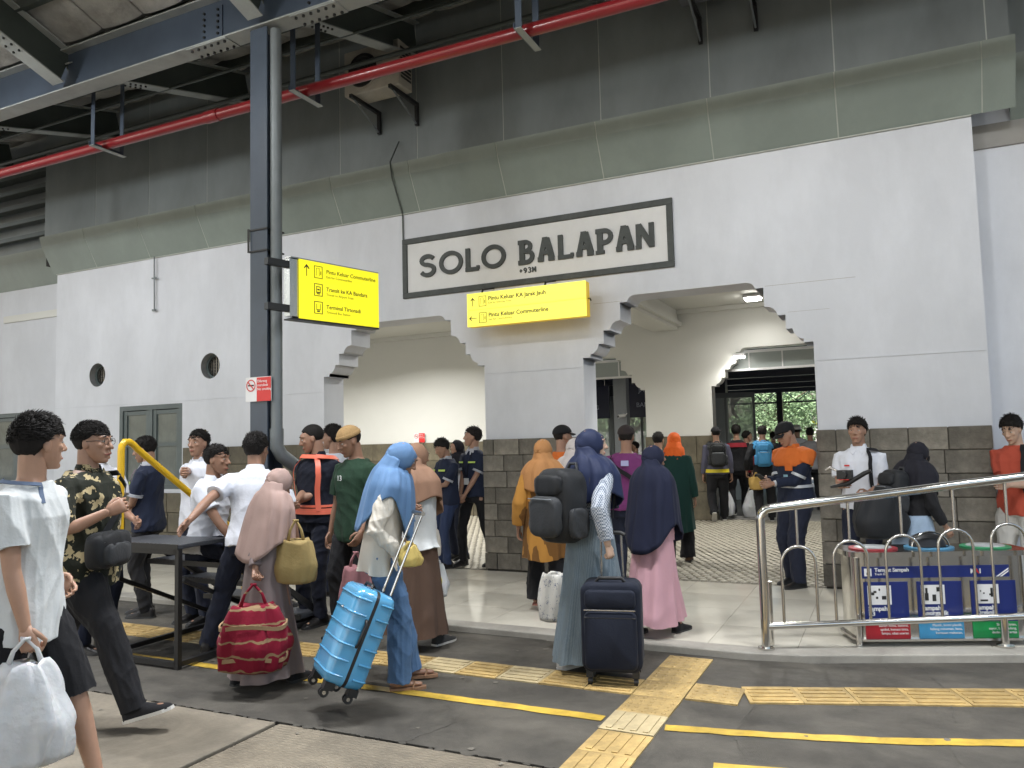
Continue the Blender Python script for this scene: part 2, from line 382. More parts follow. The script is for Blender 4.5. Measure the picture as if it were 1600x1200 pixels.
# wet dark patches and stains on the asphalt are in the material; a drain strip along the kerb
struct(bx('kerb_joint',(-16,5.585,-.01),(-1.2,5.600,.004),MORTAR))

# ================================================================== STATION WALL
ZT=2.43
PROF=[(0,ZT),(.09,ZT),(.09,2.465),(.125,2.475),(.155,2.50),(.178,2.535),(.19,2.575),(.25,2.575),(.25,2.72),(.325,2.72),(.335,2.755),(.36,2.79),(.395,2.812),(.44,2.82),(.45,2.82),(.45,3.015),(.53,3.015),(.545,3.05),(.575,3.075),(.62,3.085)]
def arch(xl,xr,z0=-.02):
    """outline points going right to left over one opening, from right jamb foot to left jamb foot"""
    r=[(xr,z0)]+[(xr-u,z) for u,z in PROF]+[(xl+u,z) for u,z in PROF[::-1]]+[(xl,z0)]
    return r
def circle(cx,cz,r,n=28): return [(cx+r*math.cos(2*math.pi*i/n),cz+r*math.sin(2*math.pi*i/n)) for i in range(n)]
A1=(-6.68,-4.29); A2=(-3.04,-.615)
XL,XR=-12.12,.86
out=[(XL,-.02)]+arch(*A1)[::-1]+arch(*A2)[::-1]+[(XR,-.02),(XR,4.6),(XL,4.6)]
win_hole=[(-10.6,.95),(-9.27,.95),(-9.27,2.20),(-10.6,2.20)]
front=struct(wall_plate('station_wall',out,[circle(-11.12,2.72,.185),circle(-8.72,2.71,.185),win_hole],8.27,8.68,WHITE))
bevel(front,.006,1)
# shallow set-off line at the springing and two plaster cracks
for (a,b,z) in ((XL+.002,-6.69,2.235),(-4.28,-3.05,2.33),(-.60,.85,2.24)):
    bx('plaster_ledge',(a,8.262,z-.006),(b,8.272,z),WHITE,front)
bx('plaster_crack',(-2.9,8.2685,3.028),(-2.56,8.2715,3.031),GROUT,front)
bx('plaster_crack',(-.84,8.2685,2.742),(-.45,8.2715,2.744),GROUT,front)
bx('plaster_crack',(-1.05,8.2685,3.028),(-.2,8.2715,3.031),GROUT,front)
lw=struct(wall_plate('set_back_wall',[(-22,-.02),(-12.1,-.02),(-12.1,4.62),(-22,4.62)],[[(-14.6,1.0),(-13.02,1.0),(-13.02,2.24),(-14.6,2.24)]],8.72,9.0,WHITE))
rw=struct(bx('set_back_wall',(.84,8.685,-.02),(6,9.0,4.62),WHITE))
bx('wall_band',(.87,8.655,4.22),(6,8.685,4.45),mat('grey_band',(.3,.29,.27),.6),rw)
# inner hall
A3=(-6.45,-4.05); A4=(-2.82,-.42)
out=[(-14.2,-.02)]+arch(*A3)[::-1]+arch(*A4)[::-1]+[(3,-.02),(3,3.9),(-14.2,3.9)]
back=struct(wall_plate('hall_back_wall',out,[],14.3,14.6,CREAM))
struct(bx('hall_side_wall',(2.6,8.69,-.02),(2.9,14.29,3.9),CREAM))
struct(bx('hall_side_wall',(-14.2,9.02,-.02),(-13.9,14.29,3.9),CREAM))
ceil_=struct(bx('hall_ceiling',(-14.2,8.69,3.86),(2.95,15.2,3.98),CREAM))
bx('beam',(-3.86,8.69,3.50),(-3.38,14.29,3.858),CREAM,ceil_)
bx('cornice',(-3.376,8.75,3.56),(-3.30,14.28,3.63),CREAM,ceil_)
bx('cornice',(-13.8,14.20,3.78),(2.5,14.295,3.857),CREAM,ceil_)
# stone blocks
def blocks(parent, x0,x1,yf,z0,z1,rh,bwmin,bwmax,m,seed,sgn=-1,axis='x',depth=.03):
    q=random.Random(seed); z=z0; n=max(1,round((z1-z0)/rh)); rh=(z1-z0)/n
    for k in range(n):
        x=x0
        first=q.uniform(.4,1)*bwmax
        while x<x1-.02:
            w=first if x==x0 else q.uniform(bwmin,bwmax)
            if x1-(x+w)<bwmin*.6: w=x1-x
            g=.0035; d=q.uniform(.45,1)*depth
            if axis=='x':
                a=(x+g,yf+(sgn*d if sgn<0 else .001),z+g); b=(x+w-g,yf+(-.001 if sgn<0 else d),z+rh-g)
            else:
                a=(yf+(sgn*d if sgn<0 else .001),x+g,z+g); b=(yf+(-.001 if sgn<0 else d),x+w-g,z+rh-g)
            o=bx('stone',a,b,m,parent)
            md=o.modifiers.new('bevel','BEVEL'); md.width=.004; md.segments=1
            x+=w
        z+=rh
pill=struct(bx('stone_base',(A1[1]+.004,8.24,-.02),(A2[0]-.004,8.268,1.545),MORTAR))
blocks(pill,A1[1]-.02,A2[0]+.02,8.24,.045,1.55,.19,.2,.33,STONE,1)
blocks(pill,8.25,8.67,A2[0],.045,1.55,.19,.2,.24,STONE,21,sgn=1,axis='y',depth=.02)
pr=struct(bx('stone_base',(A2[1]+.004,8.24,-.02),(XR-.02,8.268,1.545),MORTAR))
blocks(pr,A2[1]-.02,XR-.01,8.24,.045,1.555,.215,.20,.34,STONE,2)
pl=struct(bx('stone_base',(-9.2,8.24,-.02),(A1[0]-.004,8.268,1.53),MORTAR))
blocks(pl,-9.2,A1[0]+.02,8.24,.045,1.55,.25,.28,.45,STONEIN,3)
pl2=struct(bx('stone_base',(XL+.01,8.24,-.02),(-9.22,8.268,.86),MORTAR))
blocks(pl2,XL,-9.22,8.24,.045,.9,.28,.3,.5,STONEIN,4)
pb=struct(bx('hall_stone_base',(A3[1]+.004,14.26,-.02),(A4[0]-.004,14.298,1.545),MORTAR))
blocks(pb,A3[1]-.01,A4[0]+.01,14.26,.04,1.55,.5,.28,.45,STONEIN,5)
pb=struct(bx('hall_stone_base',(-10.6,14.26,-.02),(A3[0]-.004,14.298,1.545),MORTAR))
blocks(pb,-10.6,A3[0]+.01,14.26,.04,1.55,.38,.35,.5,STONEIN,6)
# portholes with grille
for i,(cx,cz) in enumerate(((-11.12,2.72),(-8.72,2.71))):
    p=empty('porthole_vent',(cx,8.27,cz),0,['round vent opening left of the window with wire grille','round vent opening nearest the steel column, wire grille inside'][i],'vent','round wall vents')
    w=MB(); n=28
    for (ra,rb,ya,yb) in ((.185,.184,.001,.16),):
        w.rings([[(.184*math.cos(2*math.pi*t/n),y_,.184*math.sin(2*math.pi*t/n)) for t in range(n)] for y_ in (.002,.17)],cap=False)
    w.build('sleeve',mat('grey_sleeve',(.3,.3,.3),.6),p,smooth=60)
    w=MB()
    w.rings([[(r_*math.cos(2*math.pi*t/n),y_,r_*math.sin(2*math.pi*t/n)) for t in range(n)] for r_,y_ in ((.183,.10),(.15,.10),(.15,.13),(.183,.13))],cap=False)
    w.build('ring',WINF,p)
    w=MB(); w.rings([[(.18*math.cos(2*math.pi*t/n),y_,.18*math.sin(2*math.pi*t/n)) for t in range(n)] for y_ in (.171,.2)]); w.build('backing',DARK,p)
    for t in range(-3,4):
        h_=math.sqrt(.155**2-(t*.045)**2)
        MB().tube([(t*.045,.115,-h_),(t*.045,.115,h_)],.0035,5).build('wire',INOXB,p)
        MB().tube([(-h_,.118,t*.045),(h_,.118,t*.045)],.0035,5).build('wire',INOXB,p)
# windows
def window(x0,x1,z0,z1,y,label,nleaf=2):
    p=empty('casement_window',((x0+x1)/2,y,z0),0,label,'window')
    W_=(x1-x0)/2; H=z1-z0
    bx('frame',(-W_,-.03,H-.07),(W_,.06,H),WINF,p); bx('frame',(-W_,-.03,0),(W_,.06,.07),WINF,p)
    for s in (-1,1): bx('jamb',(s*W_-(.07 if s>0 else 0),-.03,.07),(s*W_+(.07 if s<0 else 0),.06,H-.07),WINF,p)
    bx('mullion',(-.04,-.025,.07),(.04,.055,H-.07),WINF,p)
    for s in (-1,1):
        a,b=(-W_+.07,-.04) if s<0 else (.04,W_-.07)
        l=bx('sash',(a+.002,-.01,.072),(a+.07,.03,H-.072),WINF,p)
        bx('sash',(b-.07,-.01,.072),(b-.002,.03,H-.072),WINF,p)
        for zz in (.072,H*.5,H-.142): bx('rail',(a+.072,-.008,zz),(b-.072,.028,zz+.06),WINF,p)
        bx('pane',(a+.07,.01,.13),(b-.07,.016,H*.5-.001),WINP,p); bx('pane',(a+.07,.01,H*.5+.061),(b-.07,.016,H-.143),WINP,p)
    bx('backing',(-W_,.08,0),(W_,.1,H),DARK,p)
    return p
window(-10.6,-9.27,.95,2.20,8.30,'grey green casement window behind the navy uniformed young man')
window(-14.6,-13.02,1.0,2.24,8.76,'dark framed window at the far left edge behind the white shirted man')
# ================================================================== FASCIA BOX (bevelled canopy edge cladding), panels as parts
fas=struct(empty('cladding_box',(0,0,0)))
def section(x0,x1,name='panel',lipx=0):
    w=MB(); sec=[(8.262,4.432),(8.04,4.85),(8.0,5.0),(8.215,5.03),(8.262,5.02)]
    w.rings([[(x,y,z) for y,z in sec] for x in (x0,x1)]); return w.build(name,FASCIA,fas)
JX=[.95,-.28,-1.50,-2.72,-3.94,-5.15,-6.35,-7.55,-8.75,-9.95,-11.15,-12.20]
section(JX[0]+.004,1.21)
for a,b in zip(JX[1:],JX[:-1]): section(a+.006,b-.006)
for x in JX[:-1]:
    w=MB(); w.rings([[(xx,y,z) for y,z in ((8.262,4.434),(8.046,4.85),(8.008,5.0),(8.262,5.0))] for xx in (x-.0055,x+.0055)]); w.build('joint',JOINT,fas)
bx('lip',(XL,8.245,4.418),(XR,8.266,4.431),JOINT,fas)
up=struct(empty('upper_cladding',(0,0,0)))
UX=[1.02,-.28,-1.50,-2.72,-3.94,-5.15,-6.35,-7.55,-8.75,-9.95,-11.15,-12.40]
for a,b in zip(UX[1:],UX[:-1]):
    bx('panel',(a+.006,8.222,5.032),(b-.006,8.26,9.19),FASCIA2,up)
    bx('joint',(b-.0055,8.226,5.035),(b+.0055,8.258,9.19),JOINT,up)
bx('backing',(-12.4,8.262,4.6),(1.02,8.6,9.2),DARK,up)
bx('panel',(1.026,8.225,5.032),(1.2,8.6,9.2),FASCIA2,up)
# set-back cladding at both ends
for (x0,x1,ys) in ((-22,-12.22,.45),(1.22,6,.42)):
    w=MB(); sec=[(8.262+ys,4.432),(8.04+ys,4.85),(8.0+ys,5.0),(8.215+ys,5.03),(8.262+ys,5.02)]
    w.rings([[(x,y,z) for y,z in sec] for x in (x0,x1)]); w.build('set_back_panel',FASCIA,fas)
    bx('set_back_panel',(x0,8.24+ys,5.032),(x1,8.3+ys,9.2),FASCIA2,up)
for k in range(6): bx('louvre',(-22,8.50-.02*k,5.25+k*.27),(-12.42,8.62,5.32+k*.27),STEELD,up)
# conduit down the cladding and wall
cd=MB(); cd.tube([(-5.40,8.19,5.35),(-5.40,7.985,5.02),(-5.40,8.02,4.84),(-5.40,8.25,4.42),(-5.40,8.255,4.10)],.009,6)
tag(cd.build('conduit',STEELD,smooth=60),'thin dark conduit running down the cladding to the name board','conduit')
cd=empty('hanging_rod',(-9.82,8.22,4.43),0,'thin metal rod hanging from the cladding above the window','rod')
MB().tube([(0,0,0),(0,.01,-.8)],.011,6).build('rod',GALV,cd); bx('clip',(-.04,-.012,-.34),(.05,.012,-.32),GALV,cd); bx('foot',(-.03,-.01,-.83),(.03,.02,-.80),GALV,cd)

# ================================================================== SOLO BALAPAN name board
nb=empty('station_name_board',(-3.685,8.268,3.34),0,'painted SOLO BALAPAN name board framed in dark grey on the white wall','sign')
hw=1.725; H=.755
bx('board',(-hw+.07,-.006,.07),(hw-.07,.0,H-.07),mat('name_board_white',(.72,.72,.72),.6,var=.03,dirt=.07),nb)
for a,b in (((-hw,-.028,0),(hw,.0,.068)),((-hw,-.028,H-.068),(hw,.0,H)),((-hw,-.0275,.068),(-hw+.068,.0,H-.068)),((hw-.068,-.0275,.068),(hw,.0,H-.068))): bevel(bx('frame_bar',a,b,LETTER,nb),.004,1)
def arc(cx,cz,rx,rz,a0,a1,n=14): return [(cx+rx*math.cos(R(a0+(a1-a0)*i/n)),cz+rz*math.sin(R(a0+(a1-a0)*i/n))) for i in range(n+1)]
def stroke_letter(strokes, parent, x, z, h, wd, m, name='letter', th=.052, y0=-.03):
    """strokes in a unit cell 0..1 x 0..1; each is (points, closed, thickness factor)"""
    w=MB()
    for k,(pts,closed,tf) in enumerate(strokes):
        P=[Vector((p[0]*wd,0,p[1]*h)) for p in pts]; t=th*tf/2; n=len(P); Lf=[];Rt=[]
        for i,p in enumerate(P):
            a=P[(i-1)%n] if closed else P[max(i-1,0)]; b=P[(i+1)%n] if closed else P[min(i+1,n-1)]
            d=(b-a).normalized(); nn=Vector((-d.z,0,d.x)); Lf.append(p+nn*t); Rt.append(p-nn*t)
        yf=y0-.0012*k
        rings=[[(l.x,yf,l.z),(r.x,yf,r.z),(r.x,-.002,r.z),(l.x,-.002,l.z)] for l,r in zip(Lf,Rt)]
        w.rings(rings,cap=not closed,closed=closed)
    return w.build(name,m,parent,loc=(x,0,z))
ser=lambda x,z,w=.22: ([(x-w,z),(x+w,z)],False,.75)
GL={'S':[(arc(.5,.74,.36,.20,20,270)+arc(.5,.29,.38,.23,90,-160)[1:],False,1)],
 'O':[(arc(.5,.5,.44,.44,0,350,26),True,1)],
 'L':[([(.22,0),(.22,1)],False,1.15),([(.05,.06),(.98,.06)],False,.9),([(.93,.04),(.93,.2)],False,.7),ser(.22,.95,.14)],
 'B':[([(.25,0),(.25,1)],False,1.3),([(.02,.94),(.45,.94)]+arc(.45,.74,.3,.2,90,-90,8)+[(.3,.54)],False,.95),([(.3,.53),(.5,.53)]+arc(.52,.29,.34,.24,90,-90,8)+[(.02,.05)],False,1),],
 'A':[([(.16,.1),(.45,.97)],False,1.15),([(.86,.1),(.55,.97)],False,1.4),([(.25,.36),(.78,.36)],False,.9),([(.3,.95),(.62,.95)],False,.8),([(.0,.08),(.34,.08)],False,1),([(.66,.08),(1.02,.08)],False,1)],
 'P':[([(.25,0),(.25,1)],False,1.3),([(.02,.94),(.5,.94)]+arc(.52,.69,.34,.25,90,-90,8)+[(.3,.44)],False,1),ser(.25,.05,.24)],
 'N':[([(.15,0),(.15,1)],False,1.1),([(.85,0),(.85,1)],False,1.1),([(.17,.96),(.84,.05)],False,1.2),ser(.12,.05,.14)],
 '9':[(arc(.5,.68,.3,.26,0,350,12),True,1),([(.8,.7),(.75,.3),(.4,.05)],False,1)],
 '3':[(arc(.45,.73,.3,.22,150,-80,8)+arc(.45,.27,.33,.24,80,-150,8),False,1)],
 'M':[([(.12,0),(.12,1)],False,1),([(.88,0),(.88,1)],False,1),([(.14,.95),(.5,.3)],False,1),([(.5,.3),(.86,.95)],False,1)],
 '+':[([(.2,.5),(.85,.5)],False,1),([(.52,.2),(.52,.8)],False,1)]}
spans=[('S',655,681),('O',687,722),('L',726,748),('O',753,789),('B',809,835),('A',840,865),('L',870,895),('A',900,926),('P',930,958),('A',962,989),('N',993,1022)]
def x_on_wall(px,py,Y=8.25): v=ray(px,py); return v.x*(Y/v.y)
for ch,a,b in spans:
    x0=x_on_wall(a,400-(a-655)*.13); x1=x_on_wall(b,400-(a-655)*.13)
    stroke_letter(GL[ch],nb,x0+3.685,.245,.27,x1-x0,LETTER)
for i,ch in enumerate('+93M'):
    x0=-3.80+i*.057; stroke_letter(GL[ch],nb,x0+3.685,.135,.062,.05,LETTER,th=.013,y0=-.016)
# ================================================================== CANOPY STEEL
def hbeam(mb, p0, p1, b, h, up=(0,0,1), tf=.014, tw=.010):
    """H section from p0 to p1; the points are the middle of the bottom flange; slots 0 web 1 flange"""
    p0=Vector(p0);p1=Vector(p1); t=(p1-p0).normalized(); u=Vector(up); u=(u-t*u.dot(t)).normalized(); s=t.cross(u)
    L_=(p1-p0).length
    M=Matrix(((s.x,t.x,u.x,p0.x),(s.y,t.y,u.y,p0.y),(s.z,t.z,u.z,p0.z),(0,0,0,1)))
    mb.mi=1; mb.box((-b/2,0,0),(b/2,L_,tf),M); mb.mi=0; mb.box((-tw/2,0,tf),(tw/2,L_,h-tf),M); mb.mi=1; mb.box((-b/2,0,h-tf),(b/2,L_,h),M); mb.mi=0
    return M
col=empty('steel_column',(-5.10,5.50,0),0,'blue grey steel H column standing before the white wall','column')
w=MB()
w.mi=0; w.box((-.10,-.10,.05),(.10,-.086,5.42)); w.box((-.10,.086,.05),(.10,.10,5.42)); w.box((-.006,-.086,.05),(.006,.086,5.42))
w.build('shaft',[STEEL],col)
bx('base_plate',(-.18,-.18,.005),(.18,.18,.045),STEEL,col)
for z in (3.30,3.50): 
    w=MB(); w.rings([[(x,y,zz) for x,y in ((-.108,-.112),(.108,-.112),(.115,.112),(-.108,.112))] for zz in (z,z+.014)]); w.build('strap_band',BLACKS,col)
w=MB(); w.box((-.118,-.118,3.30),(-.100,-.108,3.52)); w.build('strap_buckle',BLACKS,col)
dp=empty('downpipe',(-4.955,5.47,0),0,'grey rainwater downpipe beside the steel column with an elbow','pipe')
w=MB(); w.tube([(0,0,5.4),(0,0,1.62)],.052,14); w.build('pipe',GALV,dp,smooth=40)
w=MB(); w.tube([(0,0,1.66),(0,0,1.52),(.02,.04,1.44),(.06,.14,1.36),(.09,.26,1.28),(.10,.35,1.15),(.10,.36,.9)],.062,14); w.build('elbow',GALV,dp,smooth=60)
w=MB(); w.tube([(.10,.36,.92),(.10,.36,.06)],.052,14); w.build('pipe',GALV,dp,smooth=40)
w=MB(); w.tube([(0,0,1.6),(0,0,1.68)],.062,14); w.build('socket',GALV,dp,smooth=40)
# valley beam along the column line
roof=empty('canopy_steelwork',(0,0,0),0,'dark steel canopy skeleton of beams, rafters and bolted plates overhead','canopy')
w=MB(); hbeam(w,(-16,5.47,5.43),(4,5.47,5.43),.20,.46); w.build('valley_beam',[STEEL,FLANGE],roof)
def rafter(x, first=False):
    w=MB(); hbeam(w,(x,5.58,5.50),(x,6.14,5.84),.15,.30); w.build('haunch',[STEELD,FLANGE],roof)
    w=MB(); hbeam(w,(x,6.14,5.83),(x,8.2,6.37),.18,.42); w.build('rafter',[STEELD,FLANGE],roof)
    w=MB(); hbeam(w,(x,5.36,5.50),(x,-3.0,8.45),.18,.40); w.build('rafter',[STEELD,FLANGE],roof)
    for k in range(4):
        for s in (-.045,.045):
            y=6.22+k*.07; z=5.83+.262*(y-6.14)
            w=MB(); w.tube([(x+s,y,z+.002),(x+s,y,z-.016)],.013,6); w.build('bolt',BOLT,roof)
            y=4.9-k*.08; z=5.50+(5.36-y)*.353
            w=MB(); w.tube([(x+s,y,z+.002),(x+s,y,z-.016)],.013,6); w.build('bolt',BOLT,roof)
for x in (-13.2,-10.55,-7.9,-5.10,-2.45,.2): rafter(x)
# splice plates with bolts either side of the column
for cx in (-5.75,-4.45):
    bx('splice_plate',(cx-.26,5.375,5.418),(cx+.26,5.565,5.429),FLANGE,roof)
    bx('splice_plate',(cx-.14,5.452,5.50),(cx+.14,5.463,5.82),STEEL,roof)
    for i in range(6):
        for y in (5.41,5.53):
            w=MB(); w.tube([(cx-.21+i*.085,y,5.419),(cx-.21+i*.085,y,5.400)],.014,6); w.build('bolt',BOLT,roof)
    for i in range(5):
        for x in (-.09,.09):
            w=MB(); w.tube([(cx+x,5.453,5.54+i*.06),(cx+x,5.436,5.54+i*.06)],.014,6); w.build('bolt',BOLT,roof)
# purlins and insulated sheets
sheet=struct(empty('canopy_roof',(0,0,0)))
def slope_z(y): return 5.83+.262*(y-6.14)+.43 if y>5.5 else 5.50+(5.36-y)*.353+.41
for y in (5.9,6.5,7.1,7.75): 
    z=slope_z(y); w=MB(); w.box((-16,y-.03,z),(4,y+.03,z+.13)); w.build('purlin',STEELD,sheet)
for k in range(9):
    y=4.9-k*.95; z=slope_z(y); w=MB(); w.box((-16,y-.03,z),(4,y+.03,z+.13)); w.build('purlin',STEELD,sheet)
def roof_panel(x0,x1,y0,y1):
    w=MB(); n=10; g=[]
    for i in range(n+1):
        x=x0+(x1-x0)*i/n
        sag=-.028*math.sin(math.pi*(i/n))**.6
        g.append((x,sag))
    for (x,s),(x2,s2) in zip(g[:-1],g[1:]):
        o=len(w.v); z0=slope_z(y0)+.14; z1=slope_z(y1)+.14
        w.v+=[(x,y0,z0+s),(x2,y0,z0+s2),(x2,y1,z1+s2),(x,y1,z1+s),(x,y0,z0+s+.02),(x2,y0,z0+s2+.02),(x2,y1,z1+s2+.02),(x,y1,z1+s+.02)]
        w.f+=[(o,o+3,o+2,o+1),(o+4,o+5,o+6,o+7)]; w.m+=[0,0]
    return w.build('sheet',ROOFM,sheet,smooth=60)
for i in range(33):
    x=-16+i*.62
    for (a,b) in ((5.5,7.0),(7.0,8.6)): roof_panel(x,x+.60,a,b)
    for (a,b) in ((3.6,5.45),(1.6,3.6),(-3.2,1.6)): roof_panel(x,x+.60,b,a) if False else roof_panel(x,x+.60,a,b)
struct(bx('canopy_sun_blocker',(-26,-14,9.4),(12,14.6,9.5),CEILD))  # unseen slab above the canopy, extended past the rafters to block the sun
# longitudinal services under the roof
for y,z,r_ in ((7.55,6.12,.03),(6.75,6.0,.02),(4.3,5.86,.025)):
    w=MB(); w.tube([(-16,y,z),(4,y,z)],r_,8); o=w.build('cable_conduit',STEELD,None,smooth=60); tag(o,{7.55:'thick dark conduit under the canopy closest to the cladding',6.75:'slim dark conduit between the red pipe and the cladding',4.3:'dark conduit under the canopy on the camera side of the beam'}[y],'conduit')
# red sprinkler main with hangers
rp=empty('red_pipe',(0,6.0,5.05),0,'glossy red fire main hung below the canopy along the cladding','pipe')
w=MB(); w.tube([(-16,0,0),(-6.3,0,0)],.057,18); w.build('pipe_length',REDP,rp,smooth=60)
w=MB(); w.tube([(-6.3,0,0),(3.5,0,0)],.057,18); w.build('pipe_length',REDP,rp,smooth=60)
for x in (-6.3,-.6): w=MB(); w.tube([(x-.09,0,0),(x+.09,0,0)],.066,18); w.build('coupling',REDP,rp,smooth=60)
for i,x in enumerate((-10.6,-7.95,-5.05,-2.62,.05)):
    h=empty('pipe_hanger',(x,6.0,4.98),0,['pipe hanger furthest left on the red pipe','U shaped pipe hanger over the cladding left of the column','pipe hanger mostly hidden behind the steel column','pipe hanger at the top edge right of the air conditioner','pipe hanger furthest right on the red pipe'][i],'bracket','hangers of the red pipe')
    bx('strap',(-.03,-.19,0),(.03,-.182,.95),STEEL,h); bx('strap',(-.03,.182,0),(.03,.19,.95),STEEL,h)
    bx('foot_angle',(-.03,-.21,-.006),(.03,.23,-.0005),FLANGE,h); bx('foot_angle',(-.038,-.21,-.006),(-.031,.23,.05),STEEL,h)
# air conditioning units on the cladding
def ac(x,y,z,label,dark=False):
    a=empty('air_conditioner',(x,y,z),0,label,'air conditioner','outdoor air conditioner units'); m=ACW if not dark else mat('grey_ac_casing',(.12,.125,.14),.5,var=.08,dirt=.2)
    bevel(bx('casing',(-.40,-.15,.0),(.40,.15,.56),m,a),.015)
    n=24; w=MB(); w.rings([[(-.12+r_*math.cos(2*math.pi*t/n),yy,.28+r_*math.sin(2*math.pi*t/n)) for t in range(n)] for r_,yy in ((.235,-.150),(.235,-.165),(.215,-.165),(.215,-.152))],cap=False); w.build('fan_ring',m,a)
    w=MB(); w.rings([[(-.12+r_*math.cos(2*math.pi*t/n),yy,.28+r_*math.sin(2*math.pi*t/n)) for t in range(n)] for r_,yy in ((.214,-.1515),(.214,-.156))]); w.build('fan_opening',DARK,a)
    for k in range(5):
        r_=.05+k*.038; w=MB(); w.rings([[(-.12+(r_+e)*math.cos(2*math.pi*t/n),yy,.28+(r_+e)*math.sin(2*math.pi*t/n)) for t in range(n)] for e,yy in ((0,-.164),(.003,-.168),(.006,-.164))],cap=False); w.build('grille_wire',BLACKS,a)
    for k in range(9): bx('side_louvre',(.401,-.11,.10+k*.045),(.407,.11,.125+k*.045),BLACKS,a)
    for s in (-.27,.30):
        bx('bracket_arm',(s-.02,-.20,-.045),(s+.02,.42,-.003),BLACKS,a); bx('bracket_post',(s-.021,.38,-.30),(s+.021,.42,-.046),BLACKS,a)
        w=MB(); w.tube([(s,-.12,-.05),(s,.38,-.28)],.012,6); w.build('bracket_brace',GALV,a)
    return a
ac(-5.42,7.78,5.80,'cream outdoor air conditioner unit with fan behind the red pipe')
ac(-1.30,7.78,5.985,'dark air conditioner unit cut by the top edge of the view',True)

# ================================================================== LAMPS of the platform (battens under the canopy, before the wall)
def batten(x,y,z,power,tilt=0,n=''):
    p=empty('batten_light',(x,y,z),0,n,'lamp','LED battens under the canopy'); p.rotation_euler=(R(tilt),0,0)
    bx('housing',(-.62,-.07,.0),(.62,.07,.05),LEDH,p); w=MB(); w.box((-.6,-.055,-.012),(.6,.055,-.001)); w.build('diffuser',LED,p)
    w=MB(); w.tube([(0,0,.05),(0,0,.75)],.01,6); w.build('stem',LEDH,p)
    l=bpy.data.lights.new('lamp','AREA'); l.shape='RECTANGLE'; l.size=1.2; l.size_y=.12; l.energy=power; l.color=(.95,.97,1); l.spread=R(116)
    lo=bpy.data.objects.new('lamp',l); COL.objects.link(lo); lo.parent=p; lo.location=(0,0,-.03)
LAMPS=[(-12.6,3.2),(-9.4,2.9),(-6.4,2.9),(-3.0,3.9),(.3,4.3),(3.4,4.6)]
for i,(x,y) in enumerate(LAMPS): batten(x,y,5.3,52,-9,['batten lamp over the far left of the platform','batten lamp over the stairs left','batten lamp above the man in batik','batten lamp above the blue suitcase','batten lamp above the rail','batten lamp over the far right'][i])
def flood(x,y,z,power,label):
    p=empty('flood_light',(x,y,z),0,label,'lamp','floodlights aimed at the white wall'); p.rotation_euler=(R(74),0,0)
    bevel(bx('housing',(-.16,-.12,0),(.16,.12,.07),LEDH,p),.01); w=MB(); w.box((-.14,-.10,-.012),(.14,.10,-.001)); w.build('diffuser',LED,p)
    w=MB(); w.tube([(-.17,0,.03),(-.17,.2,.03),(.17,.2,.03),(.17,0,.03)],.008,6); w.build('bracket',LEDH,p)
    l=bpy.data.lights.new('lamp','AREA'); l.shape='RECTANGLE'; l.size=.28; l.size_y=.2; l.energy=power; l.color=(.93,.96,1); l.spread=R(84)
    lo=bpy.data.objects.new('lamp',l); COL.objects.link(lo); lo.parent=p; lo.location=(0,0,-.03)
for i,(x,pw) in enumerate(((-13.2,5),(-10.5,6.2),(-8.5,6.2),(-5.9,3.2),(-3.6,2.2),(-.9,5.4),(1.1,3.6),(3.6,3.2))): flood(x,3.1,5.25,pw,['floodlight furthest left along the platform','floodlight facing the left vent','floodlight facing the right vent','floodlight facing the left arch','floodlight facing the name board','floodlight facing the right arch','floodlight facing the right wall','floodlight furthest right along the platform'][i])
def square_lamp(x,y,z,power,label,size=.24):
    p=empty('ceiling_lamp',(x,y,z),0,label,'lamp','square LED ceiling lamps'); bx('housing',(-size/2-.02,-size/2-.02,-.0),(size/2+.02,size/2+.02,.045),LEDH,p)
    w=MB(); w.box((-size/2,-size/2,-.03),(size/2,size/2,-.001)); w.build('diffuser',LED,p)
    l=bpy.data.lights.new('lamp','AREA'); l.size=size; l.energy=power; l.color=(1,.985,.94); l.spread=R(150); lo=bpy.data.objects.new('lamp',l); COL.objects.link(lo); lo.parent=p; lo.location=(0,0,-.04)
square_lamp(-1.90,13.40,3.80,7,'square ceiling lamp glowing under the right arch')
square_lamp(-8.6,11.9,3.80,75,'square ceiling lamp behind the left arch')
square_lamp(-5.2,10.6,3.80,34,'square ceiling lamp over the middle of the hall')
square_lamp(-1.2,10.6,3.80,32,'square ceiling lamp just inside the right arch')
square_lamp(-11.2,11.5,3.80,45,'square ceiling lamp at the dim left end of the hall')
square_lamp(-2.28,14.14,2.92,6,'small lamp glowing at the top of the far doorway',.16)

